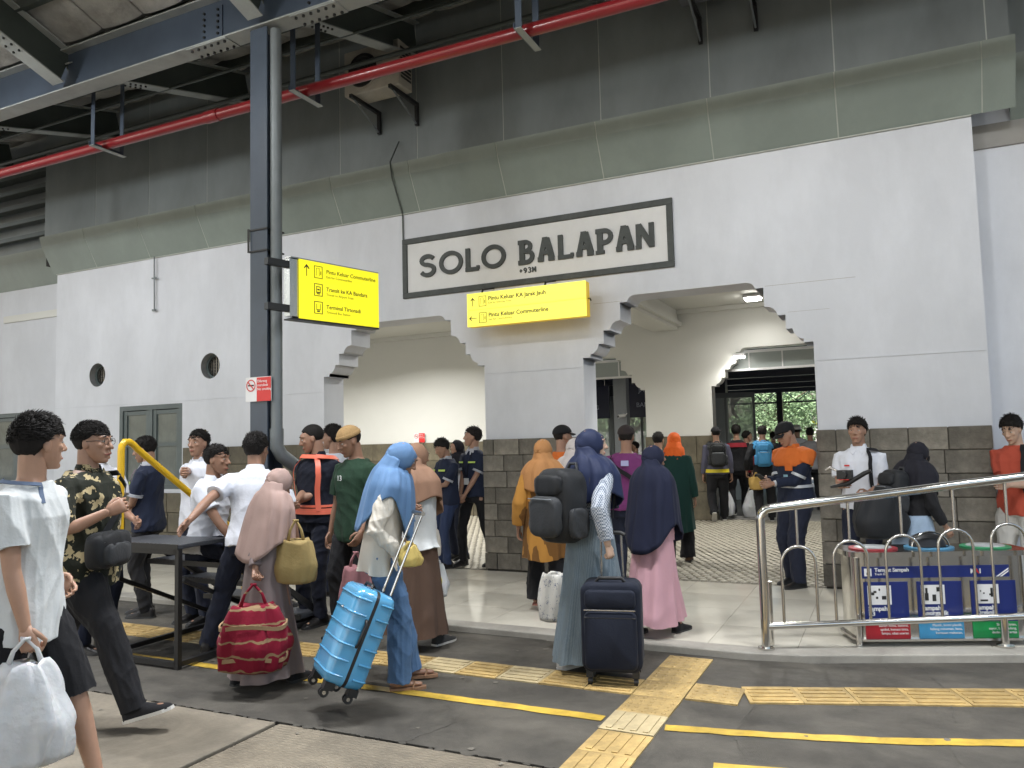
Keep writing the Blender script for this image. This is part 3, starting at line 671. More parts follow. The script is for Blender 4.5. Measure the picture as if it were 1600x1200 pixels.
# ================================================================== YELLOW LIGHT BOXES
def sgn_rect(p, x0,z0,x1,z1,m,name,M,th=.003,zoff=.001):
    w=MB(); w.box((x0,z0,zoff),(x1,z1,zoff+th),M); return w.build(name,m,p)
def picto_door(p,M,x,z,s,m,kind='door'):
    """outlined square pictogram, built from thin bars"""
    t=.006
    for a in ((x,z,x+s*.8,z+t),(x,z+s-t,x+s*.8,z+s),(x,z+t,x+t,z+s-t),(x+s*.8-t,z+t,x+s*.8,z+s-t)): sgn_rect(p,*a,m,'pictogram_line',M)
    if kind=='door':
        for a in ((x+s*.2,z+s*.2,x+s*.2+.003,z+s*.8),(x+s*.2,z+s*.8,x+s*.5,z+s*.8+.003),(x+s*.47,z+s*.2,x+s*.5,z+s*.8),(x+s*.6,z+s*.3,x+s*.66,z+s*.6)): sgn_rect(p,*a,m,'pictogram_line',M)
    elif kind=='train':
        for a in ((x+s*.2,z+s*.25,x+s*.6,z+s*.34),(x+s*.2,z+s*.34,x+s*.24,z+s*.78),(x+s*.56,z+s*.34,x+s*.6,z+s*.78),(x+s*.24,z+s*.72,x+s*.56,z+s*.78),(x+s*.3,z+s*.46,x+s*.5,z+s*.58),(x+s*.26,z+s*.15,x+s*.54,z+s*.22)): sgn_rect(p,*a,m,'pictogram_line',M)
    else:
        for a in ((x+s*.22,z+s*.3,x+s*.58,z+s*.36),(x+s*.22,z+s*.36,x+s*.25,z+s*.8),(x+s*.55,z+s*.36,x+s*.58,z+s*.8),(x+s*.28,z+s*.15,x+s*.52,z+s*.26)): sgn_rect(p,*a,m,'pictogram_line',M)
def arrow(p,M,x,z,s,m,left=False):
    w=MB(); pts=[(-.03,-.5),(.03,-.5),(.03,.30),(.22,.10),(.27,.17),(0,.5),(-.27,.17),(-.22,.10),(-.03,.30)]
    if left: pts=[(-b,a) for a,b in pts]
    w.prism([(x+a*s,z+b*s) for a,b in pts],.001,.004,M); w.build('arrow',m,p)
# sign 1: hung out from the column
O=Vector((-4.72,5.5,2.66)); xd=Vector((.24,.88,0)).normalized(); ang=math.atan2(xd.y,xd.x)
s1=empty('light_box_sign',O,ang,'lit yellow hanging sign with three lines, fixed to the steel column','sign','yellow wayfinding light boxes')
Wd,Hg=.915,.55
bx('housing',(-.004,.004,0),(Wd,.10,Hg),mat('sign_back',(.05,.055,.06),.4,.3),s1)
bx('face',(0,-.012,.006),(Wd-.002,.0035,Hg-.004),YSIGN,s1)
bx('end_plate',(-.09,.006,.02),(-.005,.095,Hg-.01),INOXB,s1); bx('latch',(-.055,-.002,.24),(-.04,.006,.30),INOX,s1)
bx('bottom_trim',(-.09,-.013,-.012),(Wd,.1,-.0005),BLACKS,s1); bx('top_trim',(-.09,-.010,Hg-.003),(Wd,.1,Hg+.008),INOXB,s1)
for z in (.06,.46): bx('arm',(-.30,.02,z),(-.091,.08,z+.06),BLACKS,s1)
M1=frame_m((0,-.0122,0),(1,0,0),(0,0,1))
arrow(s1,M1,.075,.455,.11,INK)
for k,(a,b,kd) in enumerate((('Pintu Keluar Commuterline','Exit for Commuterline','door'),('Transit ke KA Bandara','Transit to Airport Train','train'),('Terminal Tirtonadi','Tirtonadi Bus Station','bus'))):
    z=.395-.165*k; picto_door(s1,M1,.155,z,.115,INKO if k==0 else INK,kd)
    text(a,.052,frame_m((.29,-.0125,z+.058),(1,0,0),(0,0,1)),INKO if k==0 else INK,s1,.001,bold=.0006)
    text(b,.032,frame_m((.29,-.0125,z+.015),(1,0,0),(0,0,1)),INKO,s1,.0008)
# sign 2: before the wall between the arches
s2=empty('light_box_sign',(-4.30,7.9,2.84),0,'lit yellow two line light box hung before the name board','sign','yellow wayfinding light boxes')
Wd,Hg=1.455,.385
bx('housing',(.004,.003,.003),(Wd-.004,.115,Hg-.003),YEDGE,s2)
bx('face',(0,-.012,Hg/2+.003),(Wd,.002,Hg),YSIGN2,s2); bx('face',(0,-.012,0),(Wd,.002,Hg/2-.003),YSIGN2,s2)
for x in (.16,.95): 
    w=MB(); w.tube([(x,.06,Hg),(x,.08,Hg+.05),(x,.37,Hg+.12)],.012,6); w.build('hook',BLACKS,s2)
w=MB(); w.tube([(Wd,.06,.2),(Wd+.02,.06,.2),(Wd+.03,.06,.17)],.008,6); w.build('hook',BLACKS,s2)
M2=frame_m((0,-.0122,0),(1,0,0),(0,0,1))
arrow(s2,M2,.075,.285,.10,INK); arrow(s2,M2,.075,.095,.10,INK,True)
for k,(a,b) in enumerate((('Pintu Keluar KA Jarak Jauh','Exit for Intercity Train'),('Pintu Keluar Commuterline','Exit for Commuterline'))):
    z=.225-.19*k; picto_door(s2,M2,.155,z,.12,INKO)
    text(a,.066,frame_m((.275,-.0125,z+.062),(1,0,0),(0,0,1)),INK,s2,.001,bold=.0012)
    text(b,.032,frame_m((.275,-.0125,z+.022),(1,0,0),(0,0,1)),INKO,s2,.0008)
# no-smoking plates
def nosmoke(loc,rz,label,s=1):
    p=empty('no_smoking_sign',loc,rz,label,'sign','no smoking plates'); M=frame_m((0,-.004,0),(1,0,0),(0,0,1))
    bx('plate',(0,-.004,0),(.30*s,.002,.22*s),WHT,p); sgn_rect(p,.135*s,.0,.30*s,.215*s,REDS,'red_panel',M)
    n=20; w=MB(); w.rings([[M@Vector((.065*s+r_*math.cos(2*math.pi*t/n),.145*s+r_*math.sin(2*math.pi*t/n),.003)) for t in range(n)] for r_ in (.055*s,.045*s)],cap=False); w.build('ring',REDS,p)
    w=MB(); w.box((-.05*s,-.005*s,.004),(.05*s,.005*s,.006),M@Matrix.Translation((.065*s,.145*s,0))@Matrix.Rotation(R(-45),4,'Z')); w.build('slash',REDS,p)
    w=MB(); w.box((.03*s,.14*s,.001),(.1*s,.152*s,.0025),M); w.build('cigarette',INK,p)
    for k,t in enumerate(('Dilarang','merokok','No smoking')): text(t,.034*s,frame_m((.142*s,-.0085,(.17-k*.036)*s),(1,0,0),(0,0,1)),WHT,p,.0008)
    return p
nosmoke((-5.245,5.394,1.93),0,'red and white no smoking plate on the steel column')
nosmoke((-9.12,14.255,1.56),0,'small red and white plate on the cream wall behind the left arch',.9)

# ================================================================== STAINLESS GUARD RAIL
A_=Vector((-.83,5.70,.05)); B_=Vector((.67,6.31,.05)); dr=(B_-A_); Lr=math.hypot(dr.x,dr.y); ar=math.atan2(dr.y,dr.x)
rail=empty('guard_rail',A_,ar,'polished stainless guard rail with hooped bars before the litter bins','railing')
slope=.105
def zt(x): return .95+slope*x
w=MB(); w.tube([(0,0,0.0),(0,0,zt(0)-.07),(.012,0,zt(0)-.03),(.04,0,zt(0)-.004),(.08,0,zt(0)+.004),(3.0,0,zt(3.0))],.030,14); w.build('top_rail',INOX,rail,smooth=60)
w=MB(); w.tube([(.02,0,.15),(2.9,0,.15+.075*2.9*.4)],.024,12); w.build('bottom_rail',INOX,rail,smooth=60)
def zb(x): return .15+.03*x
for x in (0,1.585,2.9):
    w=MB(); w.tube([(x,0,0),(x,0,.012)],.055,16); w.build('base_collar',INOX,rail,smooth=40)
w=MB(); w.tube([(1.585,0,0),(1.585,0,zb(1.5))],.026,12); w.build('post',INOX,rail,smooth=60)
w=MB(); w.tube([(.075,.12,.0),(.05,.02,.45)],.013,8); w.build('back_stay',INOX,rail,smooth=60)
for i in range(9):
    xc=.245+i*.352; r_=.115; zc=.575+.032*i
    pts=[(xc-r_,0,zb(xc))]+[(xc-r_*math.cos(math.pi*k/10),0,zc+r_*math.sin(math.pi*k/10)) for k in range(11)]+[(xc+r_,0,zb(xc))]
    w=MB(); w.tube(pts,.0105,8); w.build('hoop',INOXB,rail,smooth=60)
    w=MB(); w.tube([(xc,0,zc+r_+.005),(xc,0,zt(xc)-.02)],.010,8); w.build('upright',INOXB,rail,smooth=60)
# ================================================================== LITTER BINS
C0=Vector((-.27,5.99,.045)); bin_=empty('litter_bin_station',C0,ar,'stainless three part litter bin station with blue panels behind the rail','litter bin')
Lb=1.22; Db=.40; Hb=.60
def rrect(w_,d_,r_,n=5):
    o=[]
    for cx,cy,a0 in ((w_-r_,d_-r_,0),(r_,d_-r_,90),(r_,r_,180),(w_-r_,r_,270)):
        for k in range(n+1): a=R(a0+90*k/n); o.append((cx+r_*math.cos(a),cy+r_*math.sin(a)))
    return o
w=MB(); w.prism(rrect(Lb,Db,.10),.03,.045); w.build('base',INOXB,bin_,smooth=30)
w=MB(); w.prism(rrect(Lb-.04,Db-.06,.09),.045,Hb,Matrix.Translation((.02,.03,0))); w.build('body',INOX,bin_,smooth=30)
w=MB(); w.prism(rrect(Lb+.02,Db,.11),Hb,Hb+.035,Matrix.Translation((-.01,0,0))); o=w.build('top_plate',INOX,bin_,smooth=30)
for x in (.03,Lb-.03): w=MB(); w.tube([(x,.03,0),(x,.03,Hb)],.02,10); w.build('corner_tube',INOX,bin_,smooth=60)
cols=[('red_lid',(.38,.03,.04)),('sky_blue_lid',(.09,.28,.45)),('green_lid',(.03,.26,.11))]
for k,(nm,c_) in enumerate(cols):
    cx=.22+k*.39; n=28; M=Matrix.Translation((cx,Db/2,Hb+.036))
    w=MB(); w.rings([[(r_*math.cos(2*math.pi*t/n),r_*.9*math.sin(2*math.pi*t/n),z) for t in range(n)] for r_,z in ((.165,0),(.165,.008),(.13,.012),(.13,.0))]); w.build('lid_ring',mat(nm,c_,.4,var=.04),bin_,loc=(cx,Db/2,Hb+.036))
    if k!=1: w=MB(); w.rings([[(r_*math.cos(2*math.pi*t/n),r_*.9*math.sin(2*math.pi*t/n),z) for t in range(n)] for r_,z in ((.129,.009),(.12,.016),(.02,.02))]); w.build('lid',mat('grey_white_lid',(.5,.52,.52),.3,.2),bin_,loc=(cx,Db/2,Hb+.036),smooth=40)
    else:
        w=MB(); w.rings([[(r_*math.cos(2*math.pi*t/n),.02+r_*.35*math.sin(2*math.pi*t/n)+z*.2,z) for t in range(n)] for r_,z in ((.13,.0),(.125,.04),(.10,.075),(.05,.095),(.01,.10))]); w.build('swing_lid',BLACKS,bin_,loc=(cx,Db/2,Hb+.04),smooth=40)
        w=MB(); w.tube([(.13*math.cos(math.pi*t/12),-.03,.11*math.sin(math.pi*t/12)) for t in range(13)],.006,6); w.build('lid_rim',INOX,bin_,loc=(cx,Db/2,Hb+.04),smooth=60)
MF=frame_m((0,.0295,0),(1,0,0),(0,0,1))
sgn_rect(bin_,.07,.455,Lb-.16,.535,NAVY,'header_panel',MF)
MT=lambda x,z: frame_m((x,.0235,z),(1,0,0),(0,0,1))
sgn_rect(bin_,.085,.470,.135,.522,WHT,'pictogram_plate',MF,.001,.0045); sgn_rect(bin_,.10,.48,.112,.495,INK,'pictogram_line',MF,.001,.006); sgn_rect(bin_,.118,.48,.122,.515,INK,'pictogram_line',MF,.001,.006)
text('Tempat Sampah',.036,MT(.155,.500),WHT,bin_,.001,bold=.0008); text('Trash Bin',.022,MT(.155,.476),WHT,bin_,.001)
text('K',.042,MT(.80,.482),WHT,bin_,.001,bold=.002); text('A',.042,MT(.828,.482),REDS,bin_,.001,bold=.002); text('I',.042,MT(.86,.482),WHT,bin_,.001,bold=.002)
w=MB(); w.prism([(.97,.457),(1.055,.515),(1.055,.505),(.985,.457)],.004,.0055,MF); w.build('stripe',WHT,bin_)
w=MB(); w.prism([(.995,.457),(1.055,.498),(1.055,.490),(1.01,.457)],.004,.0055,MF); w.build('stripe',WHT,bin_)
txt=[(('Sampah','B3'),'Dangerous Waste',('Bahan kimia, baterai,','spidol, kemasi tinta,','lampu, obat usaran')),(('Sampah','Anorganik'),'Inorganic Waste',('Plastik, botol plastik,','kaleng minuman, kaca,','kemasan makanan,')),(('Sampah','Organik'),'Organic Waste',('Sisa makanan,','sayur, buah, tulang,','dedaunan, kertas'))]
for k in range(3):
    x0=.075+k*.36; x1=x0+.30
    sgn_rect(bin_,x0,.155,x1,.43,NAVY,'blue_panel',MF)
    foot=[mat('crimson_panel',(.33,.01,.02),.35,var=.02),mat('cyan_panel',(.05,.27,.50),.35,var=.02),mat('green_panel',(.01,.26,.07),.35,var=.02)][k]
    sgn_rect(bin_,x0,.045,x1,.152,foot,'colour_panel',MF)
    sgn_rect(bin_,x0+.025,.275,x0+.185,.405,WHT,'pictogram_plate',MF,.001,.0045)
    shapes={0:[(.05,.34,.07,.36),(.065,.355,.085,.37),(.08,.315,.095,.33),(.12,.31,.15,.335),(.10,.37,.11,.385)],1:[(.05,.30,.075,.35),(.055,.35,.07,.385),(.10,.295,.125,.34),(.13,.36,.155,.39)],2:[(.06,.29,.11,.302),(.13,.32,.145,.38),(.12,.33,.155,.342),(.08,.34,.09,.35),(.06,.355,.068,.365)]}[k]
    for a in shapes: sgn_rect(bin_,x0+a[0],a[1],x0+a[2],a[3],INK,'pictogram_line',MF,.001,.006)
    for j,t in enumerate(txt[k][0]): text(t,.042,MT(x0+.025,.235-j*.034),WHT,bin_,.001,bold=.0012)
    text(txt[k][1],.030,MT(x0+.025,.168),WHT,bin_,.001)
    for j,t in enumerate(txt[k][2]): text(t,.024,MT(x1-.012,.125-j*.026),WHT,bin_,.001,align='RIGHT')

# ================================================================== BOARDING STEPS
st=empty('boarding_steps',(-4.88,3.97,0),0,'black steel boarding steps with a yellow handrail on the platform','steps')
def sq(p0,p1,t=.035,name='frame_tube',m=BLACKS):
    p0=Vector(p0);p1=Vector(p1); d=(p1-p0); L_=d.length; d.normalize(); u=Vector((0,0,1)) if abs(d.z)<.9 else Vector((0,1,0)); u=(u-d*u.dot(d)).normalized(); s=d.cross(u)
    M=Matrix(((s.x,d.x,u.x,p0.x),(s.y,d.y,u.y,p0.y),(s.z,d.z,u.z,p0.z),(0,0,0,1))); w=MB(); w.box((-t/2,0,-t/2),(t/2,L_,t/2),M); return w.build(name,m,st)
hx=.40; Ht=.85
TREAD=mat('chequer_tread',(.06,.065,.075),.45,.4,var=.1,bump=.6,bs=60)
def tread(y0,y1,z,name='tread'):
    bevel(bx(name,(-hx,y0,z-.03),(hx,y1,z),TREAD,st),.004)
    bx('nosing',(-hx,y0-.008,z-.035),(hx,y0-.0005,z+.004),BLACKS,st)
    for k in range(18):
        x=-hx+.03+k*.0435; bx('tread_lug',(x,y0+.004,z+.0003),(x+.022,y0+.018,z+.003),INOXB,st)
tread(0,.46,Ht,'platform')
for k in range(4): tread(.42+.28*k,.42+.28*k+.27,Ht-.185*(k+1))
for s in (-hx+.018,hx-.018):
    sq((s,.02,.0),(s,.02,Ht-.03),name='leg'); sq((s,1.58,0.0),(s,1.58,.10),name='leg')
    sq((s,.04,.035),(s,1.58,.035)); sq((s,.44,Ht-.06),(s,1.56,.06),.045,'stringer')
    sq((s,.06,.60),(s,1.2,.06),.03,'brace')
sq((-hx+.03,.02,.035),(hx-.03,.02,.035)); sq((-hx+.03,1.58,.035),(hx-.03,1.58,.035)); sq((-hx+.03,.02,Ht-.05),(hx-.03,.02,Ht-.05))
w=MB(); w.tube([(-hx+.06,.12,Ht),(-hx+.06,.12,Ht+.66),(-hx+.06,.125,Ht+.70),(-hx+.06,.15,Ht+.73),(-hx+.06,.19,Ht+.73),(-hx+.06,.23,Ht+.705),(-hx+.06,.26,Ht+.675),(-hx+.06,1.35,Ht-.12),(-hx+.06,1.38,Ht-.2),(-hx+.06,1.38,.15)],.026,12); w.build('handrail',YRAIL,st,smooth=60)

# ================================================================== BEYOND THE HALL
def post(name,x,y,w_,d_,z,m,label,cat='column',group=None):
    o=bx(name,(x-w_/2,y-d_/2,.04),(x+w_/2,y+d_/2,z),m); tag(o,label,cat,group); return o
GREYP=mat('grey_post',(.16,.175,.19),.45,var=.05)
post('concrete_post',-4.72,14.95,.26,.2,3.1,GREYP,'broad grey post with a camera behind the narrow doorway')
cc=empty('security_camera',(-4.62,14.80,1.98),R(-30),'small white security camera on the broad grey post','camera')
MB().tube([(0,0,0),(0,-.16,-.02)],.035,10).build('camera_body',WHT,cc,smooth=60); MB().tube([(0,-.165,-.02),(0,-.17,-.02)],.026,10).build('lens',INK,cc); MB().tube([(0,0,0),(0,.07,.04)],.012,6).build('camera_arm',WHT,cc)
for (a,b) in ((-6.3,-4.10),(-2.77,-.47)):
    p=struct(empty('transom_window',((a+b)/2,14.65,2.70))); h=(b-a)/2
    bx('frame',(-h,-.03,0),(h,.03,.04),WHT,p); bx('frame',(-h,-.03,.32),(h,.03,.37),WHT,p)
    for k in range(4):
        x=-h+k*(b-a)/4; bx('pane',(x+.012,-.008,.04),(x+(b-a)/4-.012,.008,.32),mat('transom_glass',(.33,.37,.36),.3,var=.04),p); bx('mullion',(x-.011,-.02,.041),(x+.011,.02,.319),WHT,p)
can=struct(empty('rear_canopy',(0,0,0)))
bx('soffit',(-12,14.75,2.98),(6,26,3.1),CEILD,can)
for k in range(5): bx('ceiling_beam',(-12,15.6+k*2.2,2.80),(6,15.75+k*2.2,2.978),mat('ceiling_rib',(.045,.05,.07),.4),can)
tr=empty('roof_truss',(0,26.2,2.55),0,'dark lattice roof truss over the far edge of the rear canopy','truss')
for z in (0,.45): MB().box((-12,-.03,z),(6,.03,z+.05)).build('chord',CEILD,tr)
for k in range(36): MB().tube([(-12+k*.5,0,.05 if k%2 else .45),(-11.5+k*.5,0,.45 if k%2 else .05)],.016,5).build('web_bar',CEILD,tr)
DK=mat('dark_post_paint',(.03,.033,.045),.4)
for i,(x,y,w_) in enumerate(((-3.55,19.0,.30),(-2.85,24.5,.16),(-1.35,23.0,.08),(-6.2,19,.24),(-1.9,26.2,.12),(-9,24,.3))):
    post('canopy_post',x,y,w_,w_,2.97,DK,['thick dark post seen at the left of the far doorway','slim dark post beyond the group of travellers','very thin dark pole against the trees','dark post seen through the narrow doorway','thin dark post under the roof truss','dark post far left behind the hall wall'][i],'post','posts of the rear canopy')
vest=empty('glass_vestibule',(-4.4,17.5,.04),R(20),'grey framed glass vestibule outside the hall','vestibule')
for k in range(7):
    bx('mullion',(-1.9+k*.62,-.03,0),(-1.85+k*.62,.03,2.4),GREYP,vest)
    if k<6: bx('pane',(-1.85+k*.62,-.006,.08),(-1.282+k*.62,.006,2.34),PANE,vest)
bx('transom',(-1.9,-.035,2.341),(1.87,.035,2.46),GREYP,vest)
def bigsign(x,y,z,w_,h,label,lines,rz=0):
    p=empty('destination_board',(x,y,z),rz,label,'sign','dark blue boards in the rear canopy'); bx('board',(0,-.02,0),(w_,.02,h),mat('board_navy',(.012,.016,.05),.4,var=.03),p)
    for t,zz,s in lines: text(t,s,frame_m((w_/2,-.022,zz),(1,0,0),(0,0,1)),mat('board_lettering',(.35,.38,.5),.5,var=0),p,.001,'CENTER')
    for xx in (.1,w_-.1): MB().tube([(xx,0,h),(xx,0,2.98-z)],.012,5).build('hanger',INOXB,p)
    return p
bigsign(-5.02,16.4,1.98,1.05,.72,'dark blue board reading JAKARTA and BANDUNG beyond the narrow doorway',(('JAKARTA',.54,.14),('GATE 1',.43,.08),('BANDUNG',.22,.14),('GATE 2',.09,.08)))
bigsign(-6.45,16.4,1.98,1.0,.72,'dark blue board partly hidden left of the broad grey post',(('SOLO',.5,.13),('MALANG',.2,.13)))
bigsign(-3.62,16.8,1.95,.38,.50,'small dark blue board with a yellow arrow in the far doorway',())
o=text('+',.3,frame_m((-3.5,16.77,2.05),(1,0,0),(0,0,1)),mat('arrow_yellow',(.6,.5,.05),.5,var=0),None,.001); o.name='arrow_mark'; o['label']='yellow arrow mark on the small dark blue board'; o['category']='marking'
# planting far behind: trunk, limbs and a crown of leaf clumps
def leafmat(n,c): return mat(n,c,.55,var=.35,vs=1.0,rand=.1,spec=.3,dirt=.4)
def tree(x,y,h,r_,seed,m,label):
    q=np.random.default_rng(seed); t=empty('tree',(x,y,0),0,label,'tree','trees behind the rear canopy')
    w=MB(); w.tube([(0,0,0),(.05,.05,h*.3),(-.05,.1,h*.55),(.1,0,h*.8)],[.22,.17,.12,.05],8)
    ends=[]
    for k in range(9):
        a=k*2.4; z0=h*(.25+.06*k); e=(r_*.75*math.cos(a),r_*.75*math.sin(a),z0+h*.22); w.tube([(0,0,z0),(e[0]*.5,e[1]*.5,z0+h*.14),e],[.08,.05,.02],6); ends.append(e)
    w.build('trunk',mat('bark',(.09,.07,.05),.9,bump=.5),t)
    cl=[]; 
    for k in range(66):
        a=q.uniform(0,6.28); rr_=r_*math.sqrt(q.uniform(0,1)); z=h*(.16+.82*q.uniform(0,1)); f=1-abs(z/h-.5)*1.1
        cl.append((rr_*f*math.cos(a),rr_*f*math.sin(a),z,q.uniform(.35,.85)))
    V=[];F=[]
    for cx,cy,cz,cr in cl:
        n=170; d=q.normal(size=(n,3)); d/=np.linalg.norm(d,axis=1)[:,None]; p=np.array([cx,cy,cz])+d*cr*q.uniform(.5,1,size=(n,1))
        for i in range(n):
            u=q.normal(size=3); u/=np.linalg.norm(u); v=np.cross(u,q.normal(size=3)); v/=np.linalg.norm(v); s=q.uniform(.04,.09); o=len(V)
            V+=[tuple(p[i]-u*s),tuple(p[i]+v*s*.5),tuple(p[i]+u*s),tuple(p[i]-v*s*.5)]; F.append((o,o+1,o+2,o+3))
    me=bpy.data.meshes.new('crown'); me.from_pydata(V,[],F); me.materials.append(m); ob('crown',me,t)
LG=leafmat('bright_foliage',(.40,.56,.32)); LD=leafmat('deep_foliage',(.20,.30,.16)); LY=leafmat('yellow_green_foliage',(.30,.33,.05))
tree(-2.2,36,7.5,3.0,1,LG,'large bright green tree framed by the far doorway'); tree(-6.5,38,7,2.8,2,LD,'dark green tree left of the bright one'); tree(-.9,29.5,3.0,.9,3,LY,'small yellow green tree at the right edge of the doorway'); tree(-11,36,7,3,4,LG,'green tree seen through the narrow doorway'); tree(-15.5,40,8,3.2,5,LD,'tall dark tree left of the narrow doorway view'); tree(2.5,40,8,3.4,6,LD,'dark tree right of the doorway'); tree(-3.9,33,4.2,1.9,7,LD,'low dark green tree left inside the far doorway')
hd=MB(); 
wl=struct(bx('boundary_wall',(-30,44.5,-.1),(20,44.7,2.0),mat('far_pale_wall',(.5,.5,.48),.7)))
# ================================================================== PEOPLE
PEND=[]   # (object, voxel, smooth iterations, fold amplitude, fold frequency, seed)
def skin(i): 
    c=[(.42,.245,.165),(.345,.195,.13),(.285,.155,.10),(.50,.33,.24)][i]
    return mat('skin_%s'%['medium','tan','brown','light'][i],c,.5,var=.05,vs=25,sss=.08,bump=.15,bs=150)
HAIR=mat('black_hair',(.012,.010,.009),.75,var=.3,vs=60,bump=.6,bs=90,stretch=(1,1,.25),spec=.25)
EYEW=mat('eye_white',(.48,.45,.42),.3,var=0); IRIS=mat('dark_iris',(.01,.008,.006),.2,var=0); LIP=mat('lip',(.28,.09,.07),.5,var=.05); BROW=mat('eyebrow',(.015,.012,.01),.8,var=0)
def cloth(name,c,rough=.85,var=.05,bump=.35,bs=60,sheen=.03,wr=.55,**k):
    new = name not in MATS
    m=mat(name,c,rough,var=var,vs=5,bump=bump,bs=bs,spec=.25,**k)
    if new:
        n,L,b=nodes_of(m); b.inputs['Sheen Weight'].default_value=sheen
        if wr:
            tc=n.new('ShaderNodeTexCoord'); mp=n.new('ShaderNodeMapping'); mp.inputs['Scale'].default_value=(1,1,.42); L(tc.outputs['Object'],mp.inputs[0])
            t=n.new('ShaderNodeTexNoise'); t.noise_type='RIDGED_MULTIFRACTAL'; t.inputs['Scale'].default_value=5.5; t.inputs['Detail'].default_value=2.5; t.inputs['Distortion'].default_value=.8; L(mp.outputs[0],t.inputs[0])
            b2=n.new('ShaderNodeBump'); b2.inputs['Strength'].default_value=wr; b2.inputs['Distance'].default_value=.05; L(t.outputs[0],b2.inputs['Height'])
            if b.inputs['Normal'].links: L(b.inputs['Normal'].links[0].from_socket,b2.inputs['Normal'])
            L(b2.outputs[0],b.inputs['Normal'])
    return m
def fold_noise(co, seed, freq):
    g=np.random.default_rng(seed); out=np.zeros(len(co))
    for k in range(5):
        d=g.normal(size=3); d[2]*=.45; d/=np.linalg.norm(d); e=g.normal(size=3); e/=np.linalg.norm(e)
        f=freq*(1.0+.55*k); w=np.sin(co@d*f+1.5*np.sin(co@e*f*.45+g.uniform(0,6))+g.uniform(0,6)); out+=(1-2*np.abs(w)**.75)/(1+.45*k)
    return out/2.2
def ik(A,T,l1,l2,pole):
    d=T-A; L_=d.length
    if L_>(l1+l2)*.998: T=A+d.normalized()*(l1+l2)*.998; d=T-A; L_=d.length
    n=d.normalized(); a=(l1*l1-l2*l2+L_*L_)/(2*L_); h=math.sqrt(max(l1*l1-a*a,0)); p=pole-n*pole.dot(n)
    if p.length<1e-4: p=Vector((0,1,0))
    return A+n*a+p.normalized()*h, T
TORSO=[(-.13,.150,.105,-.002),(-.06,.168,.112,-.004),(0,.172,.114,-.006),(.08,.155,.105,0),(.18,.138,.098,.004),(.28,.15,.108,.004),(.38,.168,.115,0),(.44,.172,.108,-.006),(.49,.138,.085,-.012),(.525,.090,.068,-.014),(.55,.058,.058,-.010)]
